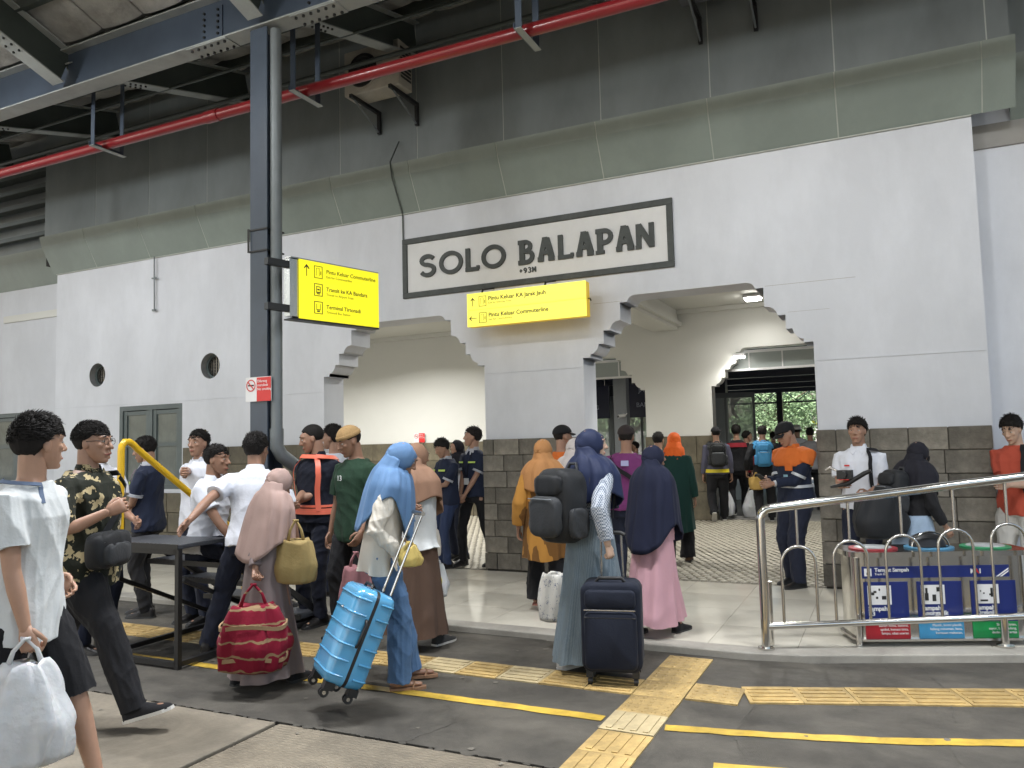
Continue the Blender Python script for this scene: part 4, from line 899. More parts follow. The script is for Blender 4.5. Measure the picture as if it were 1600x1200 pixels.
class Person:
    def __init__(s, px, d, htop=None, h=None, head=90, z0=0.0, label='', group=None, py=760, female=False, vox=None, lean=0, hipz=None, girth=1.0, skin_=0, feet=None, hands=None, feetl=None, handsl=None, fpitch=(0,0), hyaw=0, hpitch=0, hroll=0, side=0, curl=(.5,.5), xy=None, pole=None, shoe='black', nohands=False, twist=0, footz=None):
        P=at_depth(px,py,d); s.z0=z0
        if xy: P=Vector((xy[0],xy[1],0))
        s.h=h if h else 1.5+(horizon(px)-htop)/FPX*d-z0
        s.s=S=s.h/1.72; s.d=d; s.female=female; s.girth=girth; s.px=px
        s.vox=vox or max(.0065,min(.016,d*.0013)); s.seed=int(px*7+d*13)
        rz=R(head-90); s.root=empty('person',(P.x,P.y,z0),rz,label,'person',group)
        s.fp=fpitch; s.M=Matrix.Translation((P.x,P.y,z0))@Matrix.Rotation(rz,4,'Z'); s.Mi=s.M.inverted(); s.head=head
        hz=hipz if hipz is not None else .905*S
        s.P=Vector((0,0,hz)); s.Rl=Matrix.Rotation(R(-lean),3,'X')@Matrix.Rotation(R(side),3,'Y')@Matrix.Rotation(R(twist),3,'Z')
        s.sw=(.185 if not female else .165)*S*min(girth,1.15)
        s.Nk=s.tp(0,-.008,.54); s.Sh=[s.tp(sg*s.sw/S,-.012,.450) for sg in (1,-1)]   # right, left
        s.HR=s.Rl@Matrix.Rotation(R(hyaw-twist),3,'Z')@Matrix.Rotation(R(-hpitch+lean*.6),3,'X')@Matrix.Rotation(R(hroll),3,'Y')
        s.HC=s.Nk+s.Rl@Vector((0,.012,.045))*S+ s.HR@Vector((0,.016,.108))*S
        loc=lambda w: s.Mi@w
        ft=[None,None]
        if feet: ft=[loc(on_z(f[0],f[1],z0+(f[2] if len(f)>2 else 0)))+Vector((0,-.10,.085*S)) if f else None for f in feet]
        if feetl: ft=[Vector(f)*1.0+Vector((0,0,.085*S)) for f in feetl]
        s.An=[]; s.Kn=[]; s.Hp=[]
        for i,sg in enumerate((1,-1)):
            hp=s.P+Vector((sg*.092*S,0,0)); t=ft[i] if ft[i] is not None else Vector((sg*.10*S,-.01,.085*S))
            kn,an=ik(hp,t,.425*S,.415*S,Vector((sg*.12,1,0))); s.Hp.append(hp); s.Kn.append(kn); s.An.append(an)
        s.El=[];s.Wr=[]
        hs=[None,None]
        if hands: hs=[loc(at_depth(a[0],a[1],d+a[2])) if a else None for a in hands]
        if handsl:
            for i in (0,1):
                if handsl[i] is not None: hs[i]=Vector(handsl[i])*S
        for i,sg in enumerate((1,-1)):
            t=hs[i] if hs[i] is not None else s.Sh[i]+Vector((sg*.07,.06,-.53))*S
            po=(pole[i] if pole and pole[i] else (sg*.35,-1,-.35))
            e,w_=ik(s.Sh[i],t,.29*S,.25*S,Vector(po)); s.El.append(e); s.Wr.append(w_)
        s.curl=curl; s.sk=skin(skin_); s.nohands=nohands
        s.body()
        s.face()
    def tp(s,x,y,t): return s.P+s.Rl@(Vector((x,y,t))*s.s)
    def surf(s,th,t,off=0,tab=None,top=None):
        """point on the torso at angle th (deg, 90 front, 0 right side) and height t"""
        T=tab or TORSO; t_=max(T[0][0],min(T[-1][0],t))
        for a,b in zip(T[:-1],T[1:]):
            if a[0]<=t_<=b[0]: break
        f=(t_-a[0])/(b[0]-a[0]); rx,ry,yo=[a[k]+(b[k]-a[k])*f for k in (1,2,3)]
        g=s.girth*(.92 if s.female else 1); c,q_=math.cos(R(th)),math.sin(R(th)); e=2/2.5
        belly=(s.girth-1)*.35 if 0<t_<.3 else 0
        x=(rx*g+off)*math.copysign(abs(c)**e,c); y=(ry*(g+belly)+off)*math.copysign(abs(q_)**e,q_)+yo
        return s.tp(x,y,t)
    def torso(s,mb,t0,t1,off,n=22,steps=9,flare=0):
        rs=[]
        for i in range(steps+1):
            t=t0+(t1-t0)*i/steps; o=off+flare*(1-i/steps)**2
            rs.append([tuple(s.surf(360*j/n,t,o)) for j in range(n)])
        mb.rings(rs)
    def pend(s,name,mb,m,vox,sm=3,amp=0,freq=30,par=None,smooth=180,seed=None):
        o=mb.build(name,m,par or s.root)
        md=o.modifiers.new('r','REMESH'); md.mode='VOXEL'; md.voxel_size=vox; md.use_smooth_shade=True
        md=o.modifiers.new('s','SMOOTH'); md.factor=.5; md.iterations=sm
        PEND.append((o,amp,freq,seed or s.seed)); return o
    def hand(s,mb,i):
        S=s.s*(.92 if s.female else 1); w=s.Wr[i]; d=(w-s.El[i]).normalized(); sg=(1,-1)[i]
        inn=Vector((-sg,0,0)); inn=inn-d*inn.dot(d)
        if inn.length<.3: inn=Vector((0,0,-1)); inn=inn-d*inn.dot(d)
        inn.normalize(); lat=d.cross(inn)*(1)   # palm faces inn
        if lat.y<0 and abs(d.y)<.7: lat=-lat      # thumb side forward
        elif abs(d.y)>=.7 and lat.z<0: lat=-lat
        F=lambda a,b,c: w+d*(a*S)+lat*(b*S)+inn*(c*S)
        rs=[]
        for a,hw,ht in ((-.01,.024,.02),(.03,.035,.017),(.07,.041,.015),(.092,.038,.012)):
            rs.append([tuple(F(a,hw*math.cos(2*math.pi*j/10),ht*math.sin(2*math.pi*j/10))) for j in range(10)])
        mb.rings(rs); c=s.curl[i]
        for k,(b,l) in enumerate(((.030,.072),(.010,.080),(-.011,.074),(-.030,.058))):
            p=[F(.082,b,0)]; a=c*(.7+.1*k); pos=[.082,0]
            for q_,seg in enumerate((.42,.32,.26)):
                pos[0]+=math.cos(a)*l*seg; pos[1]+=math.sin(a)*l*seg; a+=c; p.append(F(pos[0],b*(1-.06*q_),pos[1]))
            mb.tube(p,[.0088*S,.0082*S,.0076*S,.0065*S],7,round_ends=True)
        mb.tube([F(.015,.025,.004),F(.045,.046,.012),F(.070,.050+.0*c,.020+.012*c),F(.090,.046-.012*c,.026+.018*c)],[.012*S,.0105*S,.0092*S,.0078*S],7,round_ends=True)
    def body(s):
        S=s.s; b=MB(); g=s.girth; s.torso(b,-.12,.55,-.012)
        b.tube([s.tp(0,-.012,.50),s.Nk,s.HC+s.HR@Vector((0,-.03,-.04))*S],[.070*S,(.050 if s.female else .059)*S,(.050 if s.female else .057)*S],12,round_ends=True)
        for i in (0,1):
            a,e,w_=s.Sh[i],s.El[i],s.Wr[i]
            b.tube([a.lerp(s.tp(0,-.01,.47),.35),a,a.lerp(e,.45),e,e.lerp(w_,.35),w_],[.045*S,.046*S,.044*S,.036*S,.037*S,.024*S],12,round_ends=True)
            h,k,an=s.Hp[i],s.Kn[i],s.An[i]
            b.tube([h+Vector((0,0,.03)),h.lerp(k,.5),k,k.lerp(an,.35),an,an-Vector((0,0,.04*S))],[.082*S*g,.07*S,.052*S,.052*S,.034*S,.034*S],12,round_ends=True)
            fr=Matrix.Rotation(R(s.fp[i]),3,'X'); f=an+fr@Vector((0,-.035*S,-.042*S)); b.tube([f,f+fr@Vector((0,.09,-.004))*S,f+fr@Vector((0,.18,-.010))*S],[.028*S,.030*S,.022*S],10,round_ends=True,flat=.7)
        s.bo=s.pend('body',b,s.sk,max(s.vox*1.15,.008),3)
        H=MB(); Q=Matrix.Translation(s.HC)@(s.HR.to_4x4())@Matrix.Scale(S*(.96 if s.female else 1),4); s.HM=Q
        H.ellipsoid((0,-.018,.032),(.074,.095,.085),18,12,Q)
        n=16; rs=[]
        for z,rx,ry,cy in ((.06,.060,.066,.020),(.03,.067,.073,.018),(0,.067,.073,.018),(-.03,.064,.070,.020),(-.055,.058,.064,.024),(-.08,.048,.054,.031),(-.10,.036,.040,.042),(-.113,.022,.024,.052)):
            rs.append([tuple(Q@Vector((rx*math.cos(2*math.pi*j/n),cy+ry*math.sin(2*math.pi*j/n),z))) for j in range(n)])
        H.rings(rs)
        T=lambda pts,r: H.tube([Q@Vector(p) for p in pts],[x*S for x in r],8,round_ends=True)
        T([(0,.088,.024),(0,.098,-.002),(0,.109,-.022)],[.008,.010,.013]); T([(-.012,.094,-.026),(.012,.094,-.026)],[.009,.009])
        T([(-.048,.066,.034),(-.022,.084,.036),(0,.086,.032),(.022,.084,.036),(.048,.066,.034)],[.009,.011,.009,.011,.009])
        for sg in (-1,1): H.ellipsoid((sg*.040,.066,-.012),(.020,.018,.018),8,6,Q); H.ellipsoid((sg*.074,-.004,-.006),(.009,.020,.031),8,6,Q@Matrix.Translation((0,0,0)))
        T([(-.024,.082,-.060),(0,.092,-.058),(.024,.082,-.060)],[.006,.008,.006]); T([(-.020,.080,-.071),(0,.089,-.071),(.020,.080,-.071)],[.006,.008,.006])
        H.ellipsoid((0,.074,-.098),(.022,.018,.016),8,6,Q)
        s.ho=s.pend('body',H,s.sk,max(.0045,s.vox*.72),2)
        h=MB()
        if not s.nohands:
            for i in (0,1): s.hand(h,i)
        s.hm=h; JOIN.append((s.bo,s.ho,h))
    def face(s):
        if s.d>9.2: return
        S=s.s; Q=s.HM
        for sg in (-1,1):
            w=MB(); w.ellipsoid((0,0,0),(.0115,.0095,.0052),10,6); w.mi=1; w.ellipsoid((0,.0040,0),(.0060,.0066,.0050),8,5)
            o=w.build('eye',[EYEW,IRIS],s.root,smooth=180); o.matrix_local=Q@Matrix.Translation((sg*.031,.0785,.010))
            w=MB(); w.tube([(-.014,-.004,0),(0,.003,.003),(.014,-.004,-.001)],[.003,.0048,.003],6,round_ends=True); o=w.build('eyebrow',BROW,s.root,smooth=180); o.matrix_local=Q@Matrix.Translation((sg*.031,.0905,.038))
        w=MB(); w.tube([(-.022,-.006,0),(-.01,.001,.001),(.01,.001,.001),(.022,-.006,0)],[.003,.0055,.0055,.003],8,round_ends=True); o=w.build('lips',LIP,s.root,smooth=180); o.matrix_local=Q@Matrix.Translation((0,.0925,-.0655))
    # ---------------- clothes
    def sleeve(s,b,i,upto,r0,r1,flare=0):
        """upto 0..1 elbow, 1..2 wrist"""
        S=s.s; a,e,w_=s.Sh[i],s.El[i],s.Wr[i]
        pts=[a.lerp(s.tp(0,-.01,.47),.42),a]; rd=[r0*S*.80,r0*S*.84]
        if upto<=1: pts+=[a.lerp(e,upto*.5),a.lerp(e,upto)]; rd+=[(r0*.94+r1*.06)*S,r1*S]
        else:
            f=upto-1; pts+=[a.lerp(e,.5),e,e.lerp(w_,f*.5),e.lerp(w_,f)]; rd+=[r0*.93*S,(r0+r1)/2*S,(r0*.35+r1*.65)*S,r1*S]
        b.tube(pts,rd,14,round_ends=False)
    def shirt(s,m,t0=-.06,off=.021,sl=.62,r0=.068,r1=.062,flare=.012,amp=.0095,freq=15,name='shirt',top=.535):
        b=MB(); s.torso(b,t0,top,off,flare=flare)
        for i in (0,1): s.sleeve(b,i,sl if not isinstance(sl,tuple) else sl[i],r0,r1)
        return s.pend(name,b,m,s.vox,3,amp,freq)
    def trousers(s,m,r=(.098,.074,.062),end=0,amp=.010,name='trousers',t1=.03):
        b=MB(); s.torso(b,-.13,t1,.012,steps=5); S=s.s; g=s.girth
        for i in (0,1):
            h,k,a=s.Hp[i],s.Kn[i],s.An[i]; L_=k.lerp(a,1-end) if end<1 else k
            e=a-Vector((0,0,.035*S)) if end==0 else k.lerp(a,1-end)
            b.tube([h+Vector((0,0,.02)),h.lerp(k,.35),h.lerp(k,.7),k,k.lerp(e,.5),e],[min(r[0]*.86,.088)*S*g,r[0]*.96*S*g,(r[0]+r[1])/2*S,r[1]*S,(r[1]*.55+r[2]*.45)*S,r[2]*S],14)
        return s.pend(name,b,m,s.vox,3,amp,17)
    def gown(s,m,t1,zh,r_top,r_mid,r_hem,sleeves=None,name='robe',amp=.02,nf=9,cx=0,cy=0,tstart=None,seed=0):
        """loft from torso height t1 down to height zh above the ground, with hanging folds"""
        b=MB(); n=56; st=26; S=s.s; g=np.random.default_rng(s.seed+seed); ph=g.uniform(0,6.3,4)
        c0=s.tp(0,-.005,t1); pel=s.P.copy(); kk=max(0,min(1,(pel.z-zh)/pel.z)); kk=kk*kk; hemc=pel.lerp((s.An[0]+s.An[1])/2,kk)+Vector((cx,cy,0)); hemc.z=zh
        spread=Vector((abs(s.An[0].x-s.An[1].x)*.35,abs(s.An[0].y-s.An[1].y)*.5,0))*kk
        rs=[]
        for i in range(st+1):
            f=i/st; z=c0.z+(zh-c0.z)*f
            if z>pel.z: q_=(c0.z-z)/max(.001,c0.z-pel.z); c=c0.lerp(pel,q_); rx=r_top[0]+(r_mid[0]-r_top[0])*q_; ry=r_top[1]+(r_mid[1]-r_top[1])*q_; fa=0.15*q_
            else:
                q_=(pel.z-z)/max(.001,pel.z-zh) if t1>0 else f; st0=r_mid if t1>0 else r_top
                e_=q_**1.15; c=(pel if t1>0 else c0).lerp(hemc,e_); rx=st0[0]+(r_hem[0]+spread.x-st0[0])*e_; ry=st0[1]+(r_hem[1]+spread.y*1.0-st0[1])*e_; fa=.15+.85*q_
            ring=[]
            for j in range(n):
                th=2*math.pi*j/n; a1=math.sin((nf*.5)*th*2/2*1.0+ph[0]+.9*math.sin(2*th+ph[1])+.7*f) if nf%2==0 else math.sin(nf*th+ph[0]+1.1*math.sin(2*th+ph[1])+.7*f); w_=(abs(a1)**.6*(1 if a1>0 else -1))*.55+math.sin((nf*2-3)*th+ph[2]+2*f)*.28+math.sin(3*th+ph[3]+f)*.55
                k=1+0*f; dr=amp*fa*w_
                ring.append((c.x+(rx*S+dr)*math.cos(th),c.y+(ry*S+dr)*math.sin(th),z+.012*fa*math.sin(3*th+ph[1])*(1 if i==st else 0)))
            rs.append(ring)
        b.rings(rs,cap=False); b.add(rs[0],[tuple(range(n))]); 
        inner=[tuple(Vector(p)*.985+Vector((c.x,c.y,0))*.015+Vector((0,0,.004))) for p in rs[-1]]; b.rings([rs[-1],inner],cap=True)
        if sleeves:
            sb=MB()
            for i in (0,1): s.sleeve(sb,i,*(sleeves))
            s.torso(sb,t1-.12,min(.53,t1+.02),.018,steps=4)
            s.pend('sleeves',sb,m,s.vox,3,.004,26)
        o=b.build(name,m,s.root,smooth=180); return o
    def cap_surface(s,lim,rad,cen,name,m,thick=.010,noise=0,n=36,st=12,fuzz=0,front_bulge=0):
        """dome over the head down to a hairline lim(theta deg, 90 = front) giving z"""
        Q=s.HM; g=np.random.default_rng(s.seed+5); outer=[];inner=[]
        def dirp(th,z,k):
            z_=max(-.999,min(.999,(z-cen[2])/(rad[2]*k))); r_=math.sqrt(1-z_*z_); return Vector((cen[0]+rad[0]*k*r_*math.cos(th),cen[1]+rad[1]*k*r_*math.sin(th),z))
        rings=[]
        ztop=cen[2]+rad[2]
        for i in range(st+1):
            f=i/st; ring=[]
            for j in range(n):
                th=2*math.pi*j/n; zl=lim(math.degrees(th)%360)+(g.uniform(-.005,.007) if name=='hair' else 0); phi0=math.acos(max(-1,min(1,(zl-cen[2])/rad[2]))); phi=.06+(phi0-.06)*f
                k=1+(noise*(math.sin(9*th+5*phi)+math.sin(17*th-7*phi)*.6)+ (g.uniform(-1,1)*fuzz)) - (thick/rad[0]*.8 if i==st else 0)
                ring.append(Q@Vector((cen[0]+rad[0]*k*math.sin(phi)*math.cos(th),cen[1]+rad[1]*k*math.sin(phi)*math.sin(th)*(1+(front_bulge if math.sin(th)>0 else 0)*math.sin(phi)),cen[2]+rad[2]*k*math.cos(phi))))
            rings.append([tuple(p) for p in ring])
        b=MB(); b.rings(rings,cap=True); return b.build(name,m,s.root,smooth=180)
    def hair(s,style='short',m=None,top=1.0):
        def lim(a):
            c=math.sin(R(a)); 
            z=-.055 if c<-.35 else (-.055+(c+.35)/.85*.105 if c<.5 else .05+(c-.5)/.5*.028)
            side=abs(math.cos(R(a)));
            if -.1<c<.5: z=max(z,.012)
            return z
        big={'short':(.083,.104,.094),'thick':(.090,.112,.108),'buzz':(.079,.100,.090)}[style]
        o=s.cap_surface(lim,big,(0,-.018,.034),'hair',m or HAIR,noise=.006,fuzz=.012 if style!='buzz' else .004,front_bulge=.04 if style=='thick' else 0,n=44,st=14)
        if style!='buzz':     # short locks that break the outline
            g=np.random.default_rng(s.seed+9); w=MB(); S=s.s
            for k in range(1100 if s.d<6 else 420 if s.d<8 else 120):
                th=g.uniform(0,2*math.pi); ph=math.acos(1-g.uniform(0,1)*(1.12 if math.sin(th)<.2 else .86)); r_=1.0
                p=Vector((big[0]*math.sin(ph)*math.cos(th),-.018+big[1]*math.sin(ph)*math.sin(th),.034+big[2]*math.cos(ph)))
                nn=Vector((math.sin(ph)*math.cos(th),math.sin(ph)*math.sin(th),math.cos(ph))); fl=(Vector((g.uniform(-.4,.4),.9,g.uniform(-.3,.1)))); fl=(fl-nn*fl.dot(nn)).normalized()
                u_=g.uniform(.5,1.2); a=p-nn*.003; b_=p+nn*.005*u_+fl*.012; c_=p+nn*(.003+(.013 if style=='thick' else .007)*u_*(ph<.9))+fl*.026*u_
                w.tube([Q_ for Q_ in (s.HM@a,s.HM@b_,s.HM@c_)],[.0027*S,.0024*S,.0007*S],3)
            stuff(w.build('hair_locks',m or HAIR,o,smooth=180))
        return o
    def cap(s,m,brim=True,yaw=0,back=False):
        lim=lambda a:.038+.012*math.sin(R(a))
        o=s.cap_surface(lim,(.092,.114,.098),(0,-.014,.036),'cap',m,thick=.004)
        s.cap_surface(lambda a:(-.04 if math.sin(R(a))<-.2 else .03),(.081,.101,.092),(0,-.018,.034),'hair',HAIR,noise=.01,fuzz=.01)
        if brim:
            b=MB(); Q=s.HM; rs=[]
            for k in range(9):
                x=-.07+.14*k/8; y0=.095*math.sqrt(max(0,1-(x/.098)**2))-.014; y1=y0+.072*math.sqrt(max(.02,1-(x/.078)**2)); z0=.052-.35*x*x/.1; 
                rs.append([tuple(Q@Vector(p)) for p in ((x,y0-.01,z0),(x,y1,z0-.022),(x,y1,z0-.026),(x,y0-.01,z0-.005))])
            b.rings(rs); b.build('brim',m,o,smooth=40)
        return o
    def peci(s,m):
        lim=lambda a:.045
        o=s.cap_surface(lim,(.087,.107,.088),(0,-.014,.045),'cap',m,thick=.004,noise=.006)
        b=MB(); Q=s.HM; n=28; b.rings([[tuple(Q@Vector((rx*math.cos(2*math.pi*j/n),-.014+ry*math.sin(2*math.pi*j/n),z))) for j in range(n)] for rx,ry,z in ((.086,.107,.035),(.090,.111,.040),(.090,.111,.066),(.086,.107,.070))]); b.build('cap_band',m,o,smooth=60)
        s.cap_surface(lambda a:(-.05 if math.sin(R(a))<-.2 else .02),(.080,.100,.090),(0,-.018,.034),'hair',HAIR,noise=.01,fuzz=.01); return o
    def hijab(s,m,hemf=.22,hemb=.30,hems=.17,wid=1.0,mask=None,amp=.017,tight=0):
        Q=s.HM; S=s.s; b=MB(); n=40; rs=[]; g=np.random.default_rng(s.seed+3); ph=g.uniform(0,6,4)
        cen=Vector((0,-.016,-.004)); rad=(.094,.118,.122)
        for i in range(15):
            f=i/14; ring=[]
            for j in range(n):
                a=2*math.pi*j/n
                if f<.86:
                    phi=.05+(f/.86)*(math.pi*.60-.05); d=Vector((math.sin(phi)*math.cos(a),-math.cos(phi),math.sin(phi)*math.sin(a)))
                    p=Vector((cen.x+rad[0]*d.x,cen.y+rad[1]*d.y,cen.z+rad[2]*d.z)); wr=1+.024*math.sin(5*a+7*phi+ph[0])+.022*(abs(math.sin(5.5*a-5*phi+ph[1]))**.6-.6)+.008*math.sin(19*a+ph[2]); p=cen+(p-cen)*wr
                    if p.z<-.06: p.y-=.0
                else:
                    e=(f-.86)/.14; phi=math.pi*.60; d=Vector((math.sin(phi)*math.cos(a),-math.cos(phi),math.sin(phi)*math.sin(a))); p0=Vector((cen.x+rad[0]*d.x,cen.y+rad[1]*d.y,cen.z+rad[2]*d.z))
                    t=Vector((.061*math.cos(a),.070+.012*math.sin(a)-(.016 if math.sin(a)<-.3 else 0)*1,-.020+.088*math.sin(a))); p=p0.lerp(t,e)
                ring.append(tuple(Q@p))
            rs.append(ring)
        b.rings(rs,cap=False); b.add(rs[0],[tuple(range(n-1,-1,-1))])
        hood=b.build('hijab',m,s.root,smooth=180); md=hood.modifiers.new('t','SOLIDIFY'); md.thickness=.005; md.offset=1
        # drape from under the chin over the shoulders
        b=MB(); n=64; st=22; rs=[]; up=s.Rl@Vector((0,0,1))
        top=Q@Vector((0,-.004,-.055)); nk=s.tp(0,-.005,.565); 
        for i in range(st+1):
            f=i/st; ring=[]
            for j in range(n):
                th=2*math.pi*j/n; c_,q_=math.cos(th),math.sin(th)
                drop=hems+((hemf-hems)*max(0,q_)**1.5 if q_>0 else (hemb-hems)*(-q_)**1.5)
                fa_=math.sin(7*th+ph[2]+1.2*math.sin(2*th+ph[0])+1.5*f); fold=(math.copysign(abs(fa_)**.65,fa_)*.7+math.sin(16*th+ph[3]-2*f)*.3+math.sin(3*th+ph[1])*.6)*amp*1.35*min(1,f*1.7); fold=max(fold,-.005)
                if f<.25:
                    e=f/.25; a_=Q@Vector((.086*c_,-.016+(.108 if q_<0 else .085)*q_,-.020 if q_<0 else -.075)); p=a_.lerp(s.tp(.108*c_,-.010+.110*q_,.600),e); 
                    p=p+s.Rl@Vector((c_,q_,0))*fold*.5
                else:
                    e=(f-.25)/.75
                    L_=.14+drop  # run length from neck
                    u=e*L_
                    # path: out over the shoulder, then down
                    out_x=.108+(.222*wid-.108)*min(1,(u/.13))**.85+max(0,u-.13)*.10; out_y=.110+(.155*wid-.110)*min(1,(u/.13))**.85+max(0,u-.13)*(.12 if q_>0 else .10)
                    zz=.600-.115*min(1,u/.13)**1.4-max(0,u-.13)
                    if q_>0: zz-=.02*q_
                    ex=2/2.3; p=s.tp((out_x+fold)*math.copysign(abs(c_)**ex,c_),(out_y+fold)*math.copysign(abs(q_)**ex,q_)-.006,zz)
                ring.append(tuple(p))
            rs.append(ring)
        b.rings(rs,cap=False); o=b.build('hijab_drape',m,s.root,smooth=180); md=o.modifiers.new('t','SOLIDIFY'); md.thickness=.006; md.offset=-1
        return hood
    def shoes(s,m=None,sole=None,pitch=None,yaw=(0,0),sandal=False):
        S=s.s; pitch=pitch or s.fp
        for i in (0,1):
            a=s.An[i]; M=Matrix.Translation(a)@Matrix.Rotation(R(-yaw[i]),4,'Z')@Matrix.Rotation(R(pitch[i]),4,'X')@Matrix.Scale(S,4)
            if sandal:
                w=MB(); w.prism([(-.03,-.06),(.03,-.06),(.036,.05),(.045,.13),(.03,.185),(-.01,.19),(-.035,.13)],-.085,-.066,M); o=w.build('sandal',m,s.root); 
                w=MB(); w.tube([M@Vector(p) for p in ((-.04,.09,-.07),(-.02,.10,-.035),(.02,.11,-.035),(.044,.09,-.07))],.006,6); w.build('sandal_strap',m,o); continue
            w=MB(); n=16; rs=[]
            for y,hw,zt_ in ((-.075,.020,-.03),(-.068,.032,.0),(-.04,.037,.025),(0,.038,.022),(.05,.041,-.008),(.10,.046,-.028),(.15,.045,-.042),(.185,.034,-.052),(.20,.015,-.062)):
                ring=[]
                for j in range(n):
                    t=2*math.pi*j/n; c_,q_=math.cos(t),math.sin(t); z=-.072+(zt_+.072)*(max(0,q_)**.8) if q_>0 else -.072
                    ring.append(tuple(M@Vector((hw*math.copysign(abs(c_)**.6,c_),y,z))))
                rs.append(ring)
            w.rings(rs); o=w.build('shoe',m or SHOE,s.root,smooth=60)
            w=MB(); w.prism([(-.028,-.076),(.028,-.076),(.040,-.04),(.042,.05),(.049,.11),(.044,.165),(.018,.205),(-.018,.205),(-.044,.165),(-.049,.11),(-.042,.05),(-.040,-.04)],-.0855,-.068,M); w.build('sole',sole or SOLE,o)
    def strap(s,pts,width,m,off=.035,par=None,name='strap',thick=.004):
        """ribbon on the torso; pts (theta,t)"""
        P=[]; 
        for a,b in zip(pts[:-1],pts[1:]):
            for k in range(6): f=k/6; P.append((a[0]+(b[0]-a[0])*f,a[1]+(b[1]-a[1])*f))
        P.append(pts[-1]); W3=[s.surf(t,h_,off) if h_<=.50 else s.surf(t,.50,off)+s.Rl@Vector((0,0,(h_-.50)*s.s)) for t,h_ in P]; rs=[]
        for i,p in enumerate(W3):
            a=W3[max(0,i-1)]; b=W3[min(len(W3)-1,i+1)]; d=(b-a).normalized(); c=s.tp(0,0,P[i][1]); nn=(p-c); nn=(nn-d*nn.dot(d)).normalized()
            if P[i][1]>.50: nn=(nn+s.Rl@Vector((0,0,1))).normalized(); nn=(nn-d*nn.dot(d)).normalized()
            sd=d.cross(nn)*width/2; rs.append([tuple(p+sd),tuple(p-sd),tuple(p-sd+nn*thick),tuple(p+sd+nn*thick)])
        b=MB(); b.rings(rs); return b.build(name,m,par or s.root,smooth=50)
    def band(s,t,hgt,m,off=.034,a0=0,a1=360,name='band',t2=None):
        b=MB(); n=30; rs=[]
        full=(a1-a0)>=360
        for j in range(n+(0 if full else 1)):
            th=a0+(a1-a0)*j/n; rs.append([tuple(s.surf(th,t,off-.012)),tuple(s.surf(th,t,off)),tuple(s.surf(th,t+hgt,off)),tuple(s.surf(th,t+hgt,off-.012))])
        b.rings(rs,cap=not full,closed=full); return b.build(name,m,s.root,smooth=40)
    def patch(s,th0,th1,t0,t1,m,off=.036,name='badge'):
        b=MB(); n=5; rs=[]
        for j in range(n+1):
            th=th0+(th1-th0)*j/n; rs.append([tuple(s.surf(th,t0,off-.006)),tuple(s.surf(th,t0,off)),tuple(s.surf(th,t1,off)),tuple(s.surf(th,t1,off-.006))])
        b.rings(rs); return b.build(name,m,s.root)
    def collar(s,m):
        b=MB(); n=22; rs=[]; Q=s.Rl
        for r_,z in ((.070,.525),(.066,.555),(.060,.572),(.056,.572),(.062,.54)):
            rs.append([tuple(s.tp(r_*1.08*math.cos(2*math.pi*j/n),-.008+r_*1.0*math.sin(2*math.pi*j/n)+(.01 if math.sin(2*math.pi*j/n)>0 else 0),z-(.022 if math.sin(2*math.pi*j/n)>.6 else 0))) for j in range(n)])
        b.rings(rs,cap=False); o=b.build('collar',m,s.root,smooth=60)
        for sg in (1,-1):
            b=MB(); pts=[(sg*.01,.068,.525),(sg*.062,.045,.548),(sg*.075,.070,.50),(sg*.035,.098,.468)]; b.prism([(0,0)]*0 or [(0,0),(1,0),(1,1)],0,.001) if False else None
            q=[s.tp(*p) for p in pts]; o_=s.Rl@Vector((0,.004,.004)); b.add([tuple(p) for p in q]+[tuple(p+o_) for p in q],[(0,1,2,3),(4,7,6,5),(0,4,5,1),(1,5,6,2),(2,6,7,3),(3,7,4,0)]); b.build('collar_flap',m,o)
        return o
    def cuff(s,i,f,r_,m):
        a,e,w_=s.Sh[i],s.El[i],s.Wr[i]; p=a.lerp(e,f) if f<=1 else e.lerp(w_,f-1); d=(e-a).normalized() if f<=1 else (w_-e).normalized()
        b=MB(); b.tube([p-d*.016,p+d*.010],r_*s.s,16); return b.build('cuff',m,s.root,smooth=40)
    def W(s,p): return s.M@Vector(p)
JOIN=[]
SHOE=cloth('black_leather',(.015,.014,.014),.4,bump=.1,sheen=0); SOLE=mat('dark_sole',(.03,.03,.03),.7); SOLEW=mat('white_sole',(.6,.58,.54),.6)
